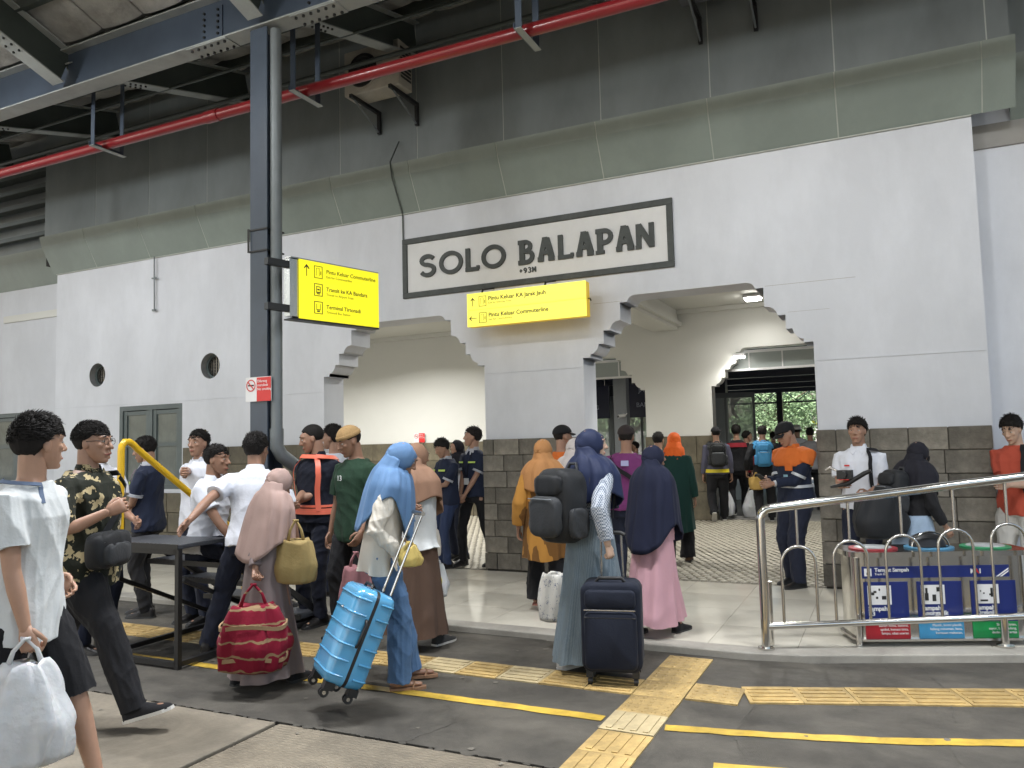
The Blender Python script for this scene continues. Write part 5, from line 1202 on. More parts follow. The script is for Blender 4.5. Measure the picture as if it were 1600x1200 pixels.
def finish_people():
    dg=bpy.context.evaluated_depsgraph_get(); done={}
    for o,amp,freq,seed in PEND:
        me=bpy.data.meshes.new_from_object(o.evaluated_get(dg)); n=len(me.vertices)
        if amp and n:
            co=np.empty(n*3); me.vertices.foreach_get('co',co); co=co.reshape(-1,3); nr=np.empty(n*3,dtype=np.float32); me.vertex_normals.foreach_get('vector',nr); nr=nr.reshape(-1,3)
            k=fold_noise(co,seed,freq); co+=nr*(k*amp)[:,None]; me.vertices.foreach_set('co',co.ravel()); me.update()
        done[o]=me
    for o,amp,freq,seed in PEND:
        old=o.data; o.modifiers.clear(); o.data=done[o]; bpy.data.meshes.remove(old)
        o.data.polygons.foreach_set('use_smooth',[True]*len(o.data.polygons))
    for bo,ho,h in JOIN:
        V=[];F=[]; 
        def arr(me):
            n=len(me.vertices); co=np.empty(n*3); me.vertices.foreach_get('co',co); m=len(me.loops); li=np.empty(m,dtype=np.int32); me.loops.foreach_get('vertex_index',li); p=len(me.polygons); ls=np.empty(p,dtype=np.int32); me.polygons.foreach_get('loop_start',ls); return co.reshape(-1,3),li,ls
        me1,me2=bo.data,ho.data
        hm=bpy.data.meshes.new('h'); hm.from_pydata(h.v,[],h.f)
        co=[];li=[];ls=[];ov=0;ol=0
        for me in (me1,me2,hm):
            a,b,c=arr(me); co.append(a); li.append(b+ov); ls.append(c+ol); ov+=len(a); ol+=len(b)
        co=np.concatenate(co); li=np.concatenate(li); ls=np.concatenate(ls)
        nm=bpy.data.meshes.new('body'); nm.vertices.add(len(co)); nm.vertices.foreach_set('co',co.ravel()); nm.loops.add(len(li)); nm.loops.foreach_set('vertex_index',li.astype(np.int32)); nm.polygons.add(len(ls)); nm.polygons.foreach_set('loop_start',ls.astype(np.int32)); nm.update(calc_edges=True)
        nm.polygons.foreach_set('use_smooth',[True]*len(ls)); nm.materials.append(me1.materials[0]); bo.data=nm; bpy.data.objects.remove(ho); bpy.data.meshes.remove(hm)
# ================================================================== WHO IS THERE
TEE=cloth('white_cotton',(.62,.64,.64)); WSH=cloth('white_uniform_cotton',(.66,.68,.74)); BLK=cloth('black_cloth',(.014,.014,.016)); NVT=cloth('navy_trouser_cloth',(.018,.022,.04)); NVS=cloth('navy_uniform_cloth',(.016,.022,.045))
DNAVY=cloth('midnight_cloth',(.010,.012,.022)); GREYC=cloth('light_grey_collar',(.40,.41,.45)); CHART=mat('chartreuse_reflective',(.45,.62,.10),.4,var=.02); ORNG=cloth('orange_cloth',(.62,.15,.03)); SILV=mat('silver_reflective',(.50,.52,.55),.35,.2); CORAL=mat('coral_reflective',(.80,.17,.10),.45,var=.03)
def pattern(name, base, spots, kind, scale, thr=.5, rough=.85, stretch=None):
    m=cloth(name,base,rough); n,L,b=nodes_of(m); tc=n.new('ShaderNodeTexCoord'); mp=n.new('ShaderNodeMapping'); L(tc.outputs['Object'],mp.inputs[0])
    if stretch: mp.inputs['Scale'].default_value=stretch
    if kind=='leaf':
        t=n.new('ShaderNodeTexVoronoi'); t.inputs['Scale'].default_value=scale; nz=n.new('ShaderNodeTexNoise'); nz.inputs['Scale'].default_value=scale*1.2
        ad=n.new('ShaderNodeVectorMath'); ad.operation='MULTIPLY_ADD'; L(nz.outputs['Color'],ad.inputs[0]); ad.inputs[1].default_value=(.09,.09,.09); L(mp.outputs[0],ad.inputs[2]); L(ad.outputs[0],t.inputs[0]); fac=t.outputs['Distance']; cmp_='LESS_THAN'
    elif kind=='blot':
        t=n.new('ShaderNodeTexNoise'); t.inputs['Scale'].default_value=scale; t.inputs['Detail'].default_value=3; L(mp.outputs[0],t.inputs[0]); fac=t.outputs[0]; cmp_='GREATER_THAN'
    elif kind=='check':
        t=n.new('ShaderNodeTexChecker'); t.inputs['Scale'].default_value=scale; L(mp.outputs[0],t.inputs[0]); fac=t.outputs['Fac']; cmp_='GREATER_THAN'
    else:
        t=n.new('ShaderNodeTexWave'); t.bands_direction={'z':'Z','x':'X'}[kind]; t.inputs['Scale'].default_value=scale; t.inputs['Distortion'].default_value=2.5; t.inputs['Detail Scale'].default_value=3; L(mp.outputs[0],t.inputs[0]); fac=t.outputs[0]; cmp_='GREATER_THAN'
    c=n.new('ShaderNodeMath'); c.operation=cmp_; L(fac,c.inputs[0]); c.inputs[1].default_value=thr
    mx=n.new('ShaderNodeMix'); mx.data_type='RGBA'; L(c.outputs[0],mx.inputs[0]); mx.inputs[6].default_value=(*base,1); mx.inputs[7].default_value=(*spots,1); L(mx.outputs[2],b.inputs['Base Color']); return m
BATIK=pattern('batik_print',(.016,.018,.012),(.42,.34,.19),'leaf',15,.38)
GING=pattern('gingham_check',(.50,.53,.58),(.12,.15,.20),'check',95,.5)
BROWNB=pattern('brown_gold_batik',(.16,.075,.02),(.42,.20,.04),'blot',7,.52,stretch=(1,1,.4))
FLOR=pattern('flower_print',(.62,.60,.55),(.10,.12,.20),'leaf',22,.25)
DUFF=pattern('woven_crimson',(.19,.006,.022),(.26,.17,.09),'z',3.4,.95)
DENIM=cloth('blue_denim',(.08,.15,.27),.8,var=.16); DENIML=cloth('washed_denim',(.32,.42,.55),.8,var=.25)
GREYSK=pattern('grey_stripe_skirt',(.13,.17,.20),(.17,.21,.24),'x',26,.5)
H_BLUE=cloth('cornflower_hijab',(.105,.20,.36),.7,bump=.15); H_BRN=cloth('brown_hijab',(.27,.155,.10),.7,bump=.15); H_PINK=cloth('dusty_pink_hijab',(.34,.235,.205),.7,bump=.12); H_MUST=cloth('ochre_hijab',(.40,.19,.07),.7,bump=.15); H_NVB=cloth('royal_navy_hijab',(.014,.022,.062),.6,bump=.12); H_NV=cloth('navy_hijab',(.012,.015,.036),.8,bump=.1); H_ORG=cloth('bright_orange_hijab',(.75,.13,.02),.7); H_BLK=cloth('black_hijab',(.012,.012,.018),.8)
MAUVE=cloth('mauve_robe',(.20,.16,.155),.8,bump=.15); PINK=cloth('pink_robe',(.52,.30,.34),.8,bump=.12); CRM=cloth('cream_blouse',(.58,.54,.47),.75); BRT=cloth('brown_trouser',(.10,.062,.045)); GREENC=cloth('dark_green_coat',(.010,.040,.034)); PURP=cloth('purple_shirt',(.16,.035,.13)); REDT=cloth('rust_red_shirt',(.42,.075,.045)); DGREEN=cloth('dark_green_shirt',(.018,.045,.026)); GREYJ=cloth('slate_jacket',(.09,.09,.13)); MAR=cloth('maroon_jacket',(.25,.02,.03)); OLIVE=cloth('olive_tan_canvas',(.30,.22,.09)); KHAKI=cloth('tan_knit_cap',(.34,.22,.10),.9,bump=.8,bs=60)
PLAST=mat('white_plastic_bag',(.64,.65,.66),.28,var=.03,vs=8,bump=.45,bs=11,alpha=.90,sss=.1); PYEL=mat('yellow_print',(.75,.60,.02),.4,var=.1); PACK=cloth('black_pack_cloth',(.015,.016,.018),.6,bump=.2); PACKG=cloth('grey_pack_cloth',(.032,.034,.037),.6); SKYB=cloth('sky_blue_pack_cloth',(.05,.22,.42),.6)
WOODB=cloth('tan_bag',(.42,.27,.08))
def _w(): pass
def watch(p,i,m=None): p.cuff(i,1.88,.031,m or BLACKS)
def lanyard(p,m=CHART):
    p.strap([(70,.50),(88,.20)],.012,m,.03,name='lanyard'); p.strap([(110,.50),(92,.20)],.012,m,.03,name='lanyard'); p.patch(80,100,.10,.18,WHT,.036,'id_card')
def phone(p,w,rz=0):
    q=p.M@Vector(w); o=empty('mobile_phone',q,R(p.head-90+rz)); MB().box((-.037,-.006,-.05),(.037,.003,.05),Matrix.Rotation(R(-50),4,'X')).build('phone_body',INK,o); return o
def backpack(p,m,m2,label,w=.30,h=.46,dd=.19,t=.30,off=.02,cat='backpack'):
    """worn on the back of p: body, pocket, flap, straps"""
    e=empty('backpack',p.W(p.tp(0,0,t)),0,label,cat); e.rotation_euler=(p.M@p.Rl.to_4x4()).to_euler(); S=p.s
    y0=-.125*p.girth-off
    def pillow(nm,c,r,mm,seedk):
        b=MB(); n=26; rs=[]
        for i in range(15):
            a=-math.pi/2+math.pi*(i+.3)/14.6; zz=math.copysign(abs(math.sin(a))**.55,math.sin(a)); rr=abs(math.cos(a))**.42
            rs.append([((c[0]+r[0]*rr*math.copysign(abs(math.cos(t_))**.62,math.cos(t_))+.006*math.sin(5*t_+zz*6+seedk))*S,(c[1]+r[1]*rr*math.copysign(abs(math.sin(t_))**.7,math.sin(t_)))*S,(c[2]+r[2]*zz)*S) for t_ in [2*math.pi*j/n for j in range(n)]])
        b.rings(rs); return b.build(nm,mm,e,smooth=180)
    pillow('pack_body',(0,y0-dd/2,0),(w/2,dd/2,h/2),m,1); pillow('front_pocket',(0,y0-dd-.012,-h*.14),(w*.40,.055,h*.27),m2,2); pillow('top_pocket',(0,y0-dd*.93,h*.27),(w*.36,.045,h*.14),m,4)
    for sg in (-1,1): pillow('side_pocket',(sg*w*.5,y0-dd*.5,-h*.22),(.028,dd*.32,h*.2),m2,3)
    b=MB(); b.tube([(-w*.33*S,(y0-dd-.068)*S,h*.09*S),(w*.33*S,(y0-dd-.068)*S,h*.09*S)],.004,5); b.build('zip',GREYP,e,smooth=60)
    b=MB(); b.tube([(-.05*S,(y0-.03)*S,h*.47*S),(-.03*S,(y0-.02)*S,h*.56*S),(.03*S,(y0-.02)*S,h*.56*S),(.05*S,(y0-.03)*S,h*.47*S)],.011,8); b.build('carry_handle',m2,e,smooth=60)
    M=p.M@p.Rl.to_4x4(); Mi=(Matrix.Translation(p.W(p.tp(0,0,t)))@e.rotation_euler.to_matrix().to_4x4()).inverted()
    for a in ((48,132) if True else ()):
        st_=p.strap([(a,.16),(a,.38),(a+(8 if a<90 else -8),.53),(360-a if a<90 else 360-a,.50),(360-a,.40)],.055,m2,.036,name='shoulder_strap',thick=.009)
        st_.parent=e; st_.matrix_parent_inverse=Mi@p.M
    return e
def sag_bag(name,label,cat,loc,size,m,rz=0,amp=.02,seed=0,handle=None,top=.5,vox=.012,group=None,mh=None,tie=.35):
    """soft bag hanging from its top: loc is the grip point; size width, depth, height"""
    w,dd,h=size; e=empty(name,loc,rz,label,cat,group); b=MB(); n=36; rs=[]; g=np.random.default_rng(seed); ph=g.uniform(0,6,5)
    hh=handle or .10
    for i in range(19):
        f=i/18; z=-hh-h*f
        k=(tie+(1-tie)*min(1,f*1.7)**.8)*(1-.16*max(0,(f-.55)/.45)**2) if f<.97 else .55
        ring=[]
        for j in range(n):
            t=2*math.pi*j/n; wr=1+amp/w*2*(math.sin(6*t+ph[0]+3*f)*(1-f*.6)+.6*math.sin(11*t+ph[1]+5*f)+.5*math.sin(3*t+ph[2]-4*f))
            ring.append((w/2*k*wr*math.copysign(abs(math.cos(t))**.75,math.cos(t)),dd/2*k*wr*math.copysign(abs(math.sin(t))**.85,math.sin(t)),z+.012*math.sin(4*t+ph[3])*(1-f)))
        rs.append(ring)
    b.rings(rs); b.build('bag_body',m,e,smooth=180)
    for s_ in (-1,1):
        b=MB(); b.tube([(s_*w*.18,s_*.012,-hh-.015),(s_*w*.12,s_*.01,-hh*.5),(0,s_*.006,-.005),(-s_*.02,s_*.006,-.004)],[.012,.009,.008,.008],7); b.build('bag_handle',mh or m,e,smooth=180)
    return e
# ---- front left: two men walking past
p1=Person(42,3.4,htop=652,head=30,label='man in white T-shirt and black shorts seen from behind, furthest left',feetl=[(.12,-.20,0),(-.12,.26,.0)],hands=[(40,985,-.22),(88,900,.2)],pole=[(.3,-1,0),None],hyaw=52,lean=3,curl=(1.1,.5),skin_=0)
p1.shirt(TEE,t0=-.16,sl=.68,off=.022,r0=.080,r1=.082,flare=.02); p1.trousers(BLK,r=(.11,.10,.105),end=.88); p1.hair('thick'); p1.shoes(BLK,sandal=True); p1.strap([(60,.44),(62,.52),(-70,.535)],.018,cloth('blue_stripe_lanyard',(.12,.16,.24)),.012,name='lanyard')
sag_bag('plastic_bag','bulging white plastic carrier bag in the hand of the man in white T-shirt','plastic bag',at_depth(40,996,3.16),(.33,.22,.40),PLAST,rz=R(40),amp=.03,seed=4,tie=.4)
p2=Person(134,4.45,htop=660,head=22,label='man in dark batik shirt and glasses striding right with a waist bag',fpitch=(16,-22),feetl=[(.10,.36,.05),(-.10,-.42,.10)],hands=[(168,800,-.28),(118,860,.1)],hyaw=0,lean=2,girth=1.18,curl=(1.2,.6),skin_=1)
p2.shirt(BATIK,t0=-.12,sl=.95,off=.022,r0=.078,r1=.075,flare=.02); p2.trousers(BLK,r=(.112,.085,.075)); p2.hair('short'); p2.shoes(BLK,sole=SOLEW); p2.collar(BATIK)
def glasses(p):
    Q=p.HM; b=MB()
    for sg in (-1,1): b.rings([[tuple(Q@Vector((sg*.032+rr*math.cos(t),.098+yy,.010+rr*.75*math.sin(t)))) for t in [2*math.pi*k/14 for k in range(14)]] for rr,yy in ((.024,0),(.0265,0),(.0265,.002),(.024,.002))],cap=False)
    for sg in (-1,1): b.tube([Q@Vector(v) for v in ((sg*.057,.096,.012),(sg*.074,.06,.014),(sg*.079,-.01,.010))],.0018,5)
    b.tube([Q@Vector(v) for v in ((-.008,.100,.012),(.008,.100,.012))],.0015,5); b.build('glasses',INK,p.root)
glasses(p2)
wb=empty('waist_bag',p2.W(p2.tp(.10,.20,.10)),R(p2.head-90),'black crossbody waist bag on the hip of the man in batik','bag')
def soft_block(nm,c,r,m,par,e1=.5,e2=.55):
    b=MB(); n=28; rs=[]
    for i in range(15):
        a=-math.pi/2+math.pi*(i+.3)/14.6; zz=math.copysign(abs(math.sin(a))**e1,math.sin(a)); rr=abs(math.cos(a))**.45
        rs.append([(c[0]+r[0]*rr*math.copysign(abs(math.cos(t))**e2,math.cos(t))*(1+.02*math.sin(7*t+3*zz)),c[1]+r[1]*rr*math.copysign(abs(math.sin(t))**.7,math.sin(t)),c[2]+r[2]*zz+.006*math.sin(5*t)) for t in [2*math.pi*j/n for j in range(n)]])
    b.rings(rs); return b.build(nm,m,par,smooth=180)
soft_block('bag_body',(0,0,0),(.17,.065,.095),PACK,wb); soft_block('pocket',(.02,.055,-.02),(.12,.03,.055),PACKG,wb)
b=MB(); b.tube([(-.13,.05,.05),(.13,.05,.05)],.004,5); b.build('zip',GREYP,wb)
o=p2.strap([(60,.12),(100,.36),(128,.52),(220,.50),(250,.3),(300,.15)],.04,PACK,.045,name='bag_strap'); o.parent=wb; o.matrix_parent_inverse=(Matrix.Translation(p2.W(p2.tp(.10,.20,.10)))@Matrix.Rotation(R(p2.head-90),4,'Z')).inverted()@p2.M
# ---- by the stairs
p3=Person(150,6.1,htop=672,head=5,z0=0,label='man in white shirt half hidden behind the man in batik',handsl=[(.25,.25,.95),(-.1,.3,1.0)],skin_=1,girth=1.1,hyaw=20)
p3.shirt(WSH,t0=-.06,r0=.078,r1=.076); p3.trousers(NVT); p3.hair('short'); p3.shoes(); p3.collar(WSH); watch(p3,0,SILV)
p4=Person(232,7.3,htop=682,head=205,label='young man in navy polo with lanyard behind the yellow handrail, facing left',feetl=[(.09,.05,0),(-.09,-.04,0)],handsl=[(.12,.27,.98),(-.12,.28,.95)],hyaw=5,hpitch=12,skin_=1,curl=(.9,.9))
p4.shirt(NVS,t0=-.10,sl=.7,r0=.076,r1=.073,off=.02); p4.trousers(BLK); p4.hair('short'); p4.shoes(); p4.collar(GREYC); lanyard(p4,cloth('lilac_lanyard',(.2,.12,.2))); p4.patch(108,140,.36,.385,CHART); [p4.cuff(i,.69,.077,GREYC) for i in (0,1)]
p5=Person(312,7.0,htop=672,head=262,z0=0,label='man in white shirt looking at the camera with a hand on the yellow handrail',hands=[(283,738,-.55),None],handsl=None,hyaw=16,girth=1.08,skin_=1,curl=(1.0,.5))
p5.shirt(WSH,r0=.074,r1=.07); p5.trousers(NVT); p5.hair('short'); p5.shoes(); p5.collar(WSH)
# seated on the steps
p6=Person(322,6.15,h=1.66,head=18,z0=0,hipz=.76,lean=7,label='boy in white shirt sitting on the boarding steps, facing right',feetl=[(.10,.46,.27),(-.12,.50,.27)],handsl=[(.16,.36,.80),(-.10,.38,.82)],hyaw=-4,skin_=2,curl=(.8,.8),py=800)
p6.shirt(WSH,t0=-.05,r0=.078,r1=.078,off=.022); p6.trousers(NVT,r=(.102,.080,.070)); p6.hair('short'); p6.shoes(); p6.collar(WSH)
p7=Person(395,5.75,htop=677,head=122,z0=0,lean=10,label='young man in white shirt leaning one hand on the steps, back to the camera',feetl=[(.05,.10,0),(-.36,.12,0)],hands=[(465,850,.12),(270,838,-.55)],pole=[(.6,-1,-.2),(-.3,-1,.3)],hyaw=-22,hpitch=4,skin_=2,curl=(.6,.15))
p7.shirt(WSH,t0=-.06,r0=.082,r1=.078,sl=.72,off=.026,amp=.006); p7.trousers(NVT,r=(.105,.082,.072)); p7.hair('thick'); p7.shoes(); p7.collar(WSH)
# ---- woman in mauve with a crimson duffel bag
p8=Person(415,5.1,htop=728,head=78,lean=9,female=True,label='woman in dusty pink hijab and mauve robe carrying a crimson bag',feetl=[(.10,.16,0),(-.10,-.12,.02)],hands=[(448,818,.05),(398,905,-.22)],hpitch=14,skin_=2,curl=(.9,1.3),hyaw=-12)
p8.gown(MAUVE,.46,.07,(.18,.12),(.18,.15),(.20,.18),sleeves=(1.9,.064,.054),amp=.028); p8.hijab(H_PINK,hemf=.40,hemb=.44,hems=.24,wid=.88); p8.shoes(BLK)
db=sag_bag('duffel_bag','crimson woven duffel bag with tan stripes held low by the woman in mauve','bag',at_depth(396,912,4.86),(.43,.26,.40),DUFF,rz=R(25),amp=.03,seed=8,tie=.6,handle=.13)
g_=np.random.default_rng(2)
for k,(z,nm) in enumerate(((-.25,'stripe'),(-.44,'stripe'))):
    b=MB(); n=30; b.rings([[(.21*r_*math.copysign(abs(math.cos(t))**.75,math.cos(t)),.125*r_*math.copysign(abs(math.sin(t))**.85,math.sin(t)),z+dz+.01*math.sin(3*t)) for t in [2*math.pi*j/n for j in range(n)]] for r_,dz in ((.93,-.012),(.985,-.012),(.985,.012),(.93,.012))],cap=False); b.build(nm,cloth('tan_webbing',(.30,.20,.11)),db,smooth=40)
tb=sag_bag('tote_bag','olive tan tote bag on the arm of the woman in mauve','bag',at_depth(462,812,5.0),(.27,.15,.27),OLIVE,rz=R(20),amp=.012,seed=3,tie=.75,handle=.13)
# ---- guards and men before the wall
p9=Person(496,6.9,htop=662,head=264,label='guard in black shirt with coral safety straps, arms folded',feetl=[(.12,.02,0),(-.13,.10,0)],handsl=[(-.06,.30,1.06),(.06,.27,1.03)],hyaw=-42,hpitch=16,girth=1.12,skin_=1,curl=(.6,.6))
p9.shirt(DNAVY,t0=-.05,sl=.72,r0=.076,r1=.073,off=.02); p9.trousers(DNAVY); p9.hair('buzz'); p9.shoes(); p9.collar(DNAVY)
for a in (52,128): p9.strap([(a,.06),(a,.36),(a+(10 if a<90 else -10),.53),(360-a,.50),(360-a,.2)],.045,CORAL,.036,name='safety_strap')
p9.band(.03,.05,CORAL,.036,name='safety_belt'); p9.band(.09,.02,CORAL,.036,name='safety_belt'); p9.patch(-14,14,.34,.42,mat('yellow_emblem',(.5,.42,.08),.5),.03)
p10=Person(522,7.9,htop=666,head=195,z0=.04,label='man in white and red shirt behind the guard, facing left',handsl=[(.1,.25,.95),(-.1,.25,.95)],skin_=1)
p10.shirt(WSH); p10.trousers(NVT); p10.hair('thick'); p10.shoes(); p10.band(.40,.03,REDS,.03,a0=180,a1=330)
p11=Person(540,9.6,h=1.60,head=190,z0=.04,label='person mostly hidden behind the man in white and red',skin_=1); p11.shirt(cloth('grey_shirt',(.3,.3,.3)),amp=0); p11.trousers(NVT,amp=0); p11.hair('short'); p11.shoes()
p12=Person(556,6.35,htop=664,head=258,z0=0,label='man in tan knitted cap and dark green T-shirt looking down',feetl=[(.12,.06,0),(-.14,-.08,0)],handsl=[None,(-.2,.12,.86)],hpitch=22,hyaw=-14,girth=1.05,skin_=2)
p12.shirt(DGREEN,t0=-.14,sl=.78,r0=.08,r1=.078,off=.022); p12.trousers(BLK,r=(.11,.085,.075)); p12.peci(KHAKI); p12.shoes(BLK,sandal=True)
try: text('13',.06,Matrix.Translation(p12.surf(78,.36,.034))@Matrix.Rotation(R(180),4,'Z')@Matrix.Rotation(R(90),4,'X'),WHT,p12.root,.001)
except Exception as e: print(e)
# ---- blue hijab, cream blouse, jeans, blue suitcase
p13=Person(592,5.0,htop=684,head=38,female=True,lean=10,label='woman in cornflower blue hijab, cream blouse and jeans pulling the blue suitcase',feetl=[(.10,.10,0),(-.10,.20,0)],hands=[(628,868,-.20),(640,800,.25)],hpitch=26,hyaw=2,skin_=2,curl=(1.2,.9))
p13.gown(CRM,.50,.80*p13.s,(.19,.12),(.185,.14),(.20,.15),amp=.02,name='blouse'); 
b=MB(); [p13.sleeve(b,i,1.86,.078,.046) for i in (0,1)]; p13.torso(b,.3,.52,.02,steps=4); p13.pend('sleeves',b,CRM,p13.vox,3,.007,30)
p13.trousers(DENIM,r=(.112,.088,.085),t1=.06); p13.hijab(H_BLUE,hemf=.36,hemb=.34,hems=.06,wid=.93,amp=.024); p13.shoes(cloth('tan_sandal_leather',(.30,.17,.10)),sandal=True)
# suitcase: tilted towards the walker
def hard_case(loc,rz,tilt,label):
    e=empty('suitcase',loc,rz,label,'suitcase'); T=Matrix.Rotation(R(-tilt),4,'X')
    BL=mat('sky_blue_polycarbonate',(.08,.31,.53),.25,var=.02,coat=.6); w,dd,h=.36,.235,.54; z0=.075
    def rr(y0,y1,m,nm,inset=0,rad=.055,n=6):
        b=MB(); out=[]
        for cx,cz,a0 in ((w/2-rad,h-rad,0),(-w/2+rad,h-rad,90),(-w/2+rad,rad,180),(w/2-rad,rad,270)):
            for k in range(n+1): a=R(a0+90*k/n); out.append((cx+rad*math.cos(a),cz+rad*math.sin(a)))
        rs=[]
        prof=[(y0,.0),(y0+(y1-y0)*.08,.0),(y0+(y1-y0)*.70,.004),(y0+(y1-y0)*.92,.016),(y1,.04)] if inset else [(y0,0),(y1,0)]
        for y,sc in prof:
            rs.append([tuple(T@Vector((x*(1-sc/(w/2)),y,z0+h/2+(z-h/2)*(1-sc/(h/2))))) for x,z in out])
        b.rings(rs); return b.build(nm,m,e,smooth=50)
    rr(.010,dd/2,BL,'back_shell',1); rr(-.010,-dd/2,BL,'front_shell',1); rr(-.0098,.0098,BLACKS,'zip_band')
    for k in range(6):
        z=z0+.06+k*.084
        for sy in (-1,1):
            b=MB(); b.tube([T@Vector(v) for v in ((-w/2-.001,sy*.03,z),(-w/2-.001,sy*dd*.38,z),(-w/2+.022,sy*(dd/2-.006),z),(-w/2+.045,sy*(dd/2+.001),z),(w/2-.045,sy*(dd/2+.001),z),(w/2-.022,sy*(dd/2-.006),z),(w/2+.001,sy*dd*.38,z),(w/2+.001,sy*.03,z))],.0065,8); b.build('rib',BL,e,smooth=60)
    for sg in (-1,1):
        for sy in (-1,1):
            c=T@Vector((sg*(w/2-.05),sy*(dd/2-.045),z0))
            b=MB(); b.box((-.028,-.028,-.03),(.028,.028,.012),Matrix.Translation(c)@T); b.build('wheel_mount',BLACKS,e)
            b=MB(); c2=T@Vector((sg*(w/2-.05),sy*(dd/2-.045)-.012,z0-.048))
            for ox in (-.013,.013): b.tube([c2+Vector((ox-.006,0,0)),c2+Vector((ox+.006,0,0))],.026,14)
            wh=b.build('wheel',BLACKS,e,smooth=40); b=MB(); b.tube([c2+Vector((-.021,0,0)),c2+Vector((.021,0,0))],.011,10); b.build('hub',INOXB,wh,smooth=40)
    hl=.50
    for sg in (-1,1): b=MB(); b.tube([T@Vector((sg*.075,dd/2-.02,z0+h)),T@Vector((sg*.07,dd/2-.02,z0+h+hl))],.008,8); b.build('handle_tube',INOX,e,smooth=60)
    b=MB(); b.tube([T@Vector((-.085,dd/2-.02,z0+h+hl)),T@Vector((.085,dd/2-.02,z0+h+hl))],.014,10); b.build('grip',INOXB,e,smooth=60)
    b=MB(); b.tube([T@Vector((w/2,-.02,z0+h*.42)),T@Vector((w/2+.022,-.02,z0+h*.46)),T@Vector((w/2+.022,-.02,z0+h*.66)),T@Vector((w/2,-.02,z0+h*.70))],.009,8); b.build('side_handle',BLACKS,e,smooth=60)
    b=MB(); b.tube([T@Vector((-.07,-.02,z0+h)),T@Vector((-.06,-.02,z0+h+.02)),T@Vector((.06,-.02,z0+h+.02)),T@Vector((.07,-.02,z0+h))],.009,8); b.build('top_handle',BLACKS,e,smooth=60)
    b=MB(); b.box((-.022,-dd/2-.006,z0+h*.72),(.022,-dd/2-.001,z0+h*.745),T); b.build('badge',INK,e); b=MB(); b.box((-.015,-dd/2-.008,z0+h*.727),(.013,-dd/2-.006,z0+h*.738),T); b.build('badge_print',WHT,e)
    return e
hard_case(at_depth(515,1085,4.42)*1.0-Vector((0,0,0)),R(-38),24,'sky blue hard shell suitcase tilted on its wheels')
# ---- brown hijab walking away
p14=Person(648,5.95,htop=690,head=80,female=True,label='woman in brown hijab with blue strap, white blouse and wide brown trousers',feetl=[(.10,.14,0),(-.12,-.10,0)],hands=[(675,850,.05),(640,860,-.1)],hpitch=10,skin_=1,hyaw=-14)
p14.gown(TEE,.48,.83*p14.s,(.19,.12),(.20,.15),(.22,.17),amp=.02,name='blouse',sleeves=(1.85,.072,.05)); p14.gown(BRT,.10,.10,(.17,.13),(.19,.15),(.20,.19),amp=.03,name='wide_trousers'); p14.hijab(H_BRN,hemf=.30,hemb=.20,hems=.12,wid=.98,amp=.02); p14.shoes(cloth('black_white_sandal',(.05,.05,.05)),sole=SOLEW)
p14.strap([(300,.15),(250,.40),(215,.50)],.03,cloth('blue_strap_cloth',(.06,.20,.45)),.075,name='shoulder_strap')
e=sag_bag('plastic_bag','white and yellow plastic bag in the hand of the woman in brown trousers','plastic bag',at_depth(682,872,5.95),(.17,.10,.24),PLAST,rz=R(10),amp=.02,seed=12,tie=.4,handle=.05)
b=MB(); b.ellipsoid((.0,-.030,-.17),(.055,.03,.07),14,8); b.build('print_patch',PYEL,e,smooth=180)
sag_bag('tote_bag','small cream tote on the shoulder of the woman in brown trousers','bag',at_depth(672,800,5.9),(.16,.08,.20),CRM,rz=R(60),amp=.008,seed=13,tie=.8,handle=.14)
sag_bag('fabric_pouch','yellowish fabric pouch between the blue and brown hijabs','bag',at_depth(640,846,4.75),(.14,.08,.12),cloth('yellow_fabric',(.5,.38,.12)),rz=R(30),amp=.01,seed=14,tie=.5,handle=.03)
sag_bag('pink_bag','dusty pink bag hanging behind the jeans of the woman in blue hijab','bag',at_depth(556,862,5.3),(.22,.14,.34),cloth('rose_bag',(.30,.14,.15)),rz=R(30),amp=.015,seed=15,tie=.6)
# ---- two navy attendants by the pillar
p15=Person(698,9.45,htop=684,head=240,z0=.04,label='attendant in navy uniform reading a phone beside the pillar',feetl=[(.1,.02,0),(-.1,.06,0)],handsl=[(.06,.34,1.12),(-.05,.33,1.10)],hpitch=26,skin_=1,curl=(.9,.9),girth=1.05)
p15.shirt(NVS,t0=-.08,sl=.75,r0=.074,r1=.07,off=.02); p15.trousers(cloth('slate_blue_trouser',(.03,.045,.10))); p15.hair('thick'); p15.shoes(); p15.collar(GREYC)
[p15.patch(a,b_,.37,.395,CHART) for a,b_ in ((45,80),(100,135))]; [p15.cuff(i,.74,.074,GREYC) for i in (0,1)]; watch(p15,1); p15.patch(60,70,.05,.2,SILV,.034,'tag')
tag(phone(p15,(p15.Wr[0]+p15.Wr[1])/2+Vector((0,.10,.04))),'phone held by the attendant in navy uniform','phone')
p16=Person(716,10.1,htop=686,head=250,z0=.04,female=True,label='woman in black hijab behind the attendant with the phone',skin_=1)
p16.shirt(WSH,sl=1.8,r1=.045,amp=0); p16.trousers(NVT,amp=0); p16.hijab(H_BLK,hemb=.15,hemf=.15,hems=.08); p16.shoes()
p17=Person(741,9.6,htop=668,head=252,z0=.04,label='young attendant in navy uniform with clasped hands leaning by the pillar',feetl=[(.08,.14,0),(-.22,-.10,0)],handsl=[(.03,.22,.86),(-.02,.23,.82)],hyaw=-38,hpitch=-3,skin_=1,curl=(.6,.6))
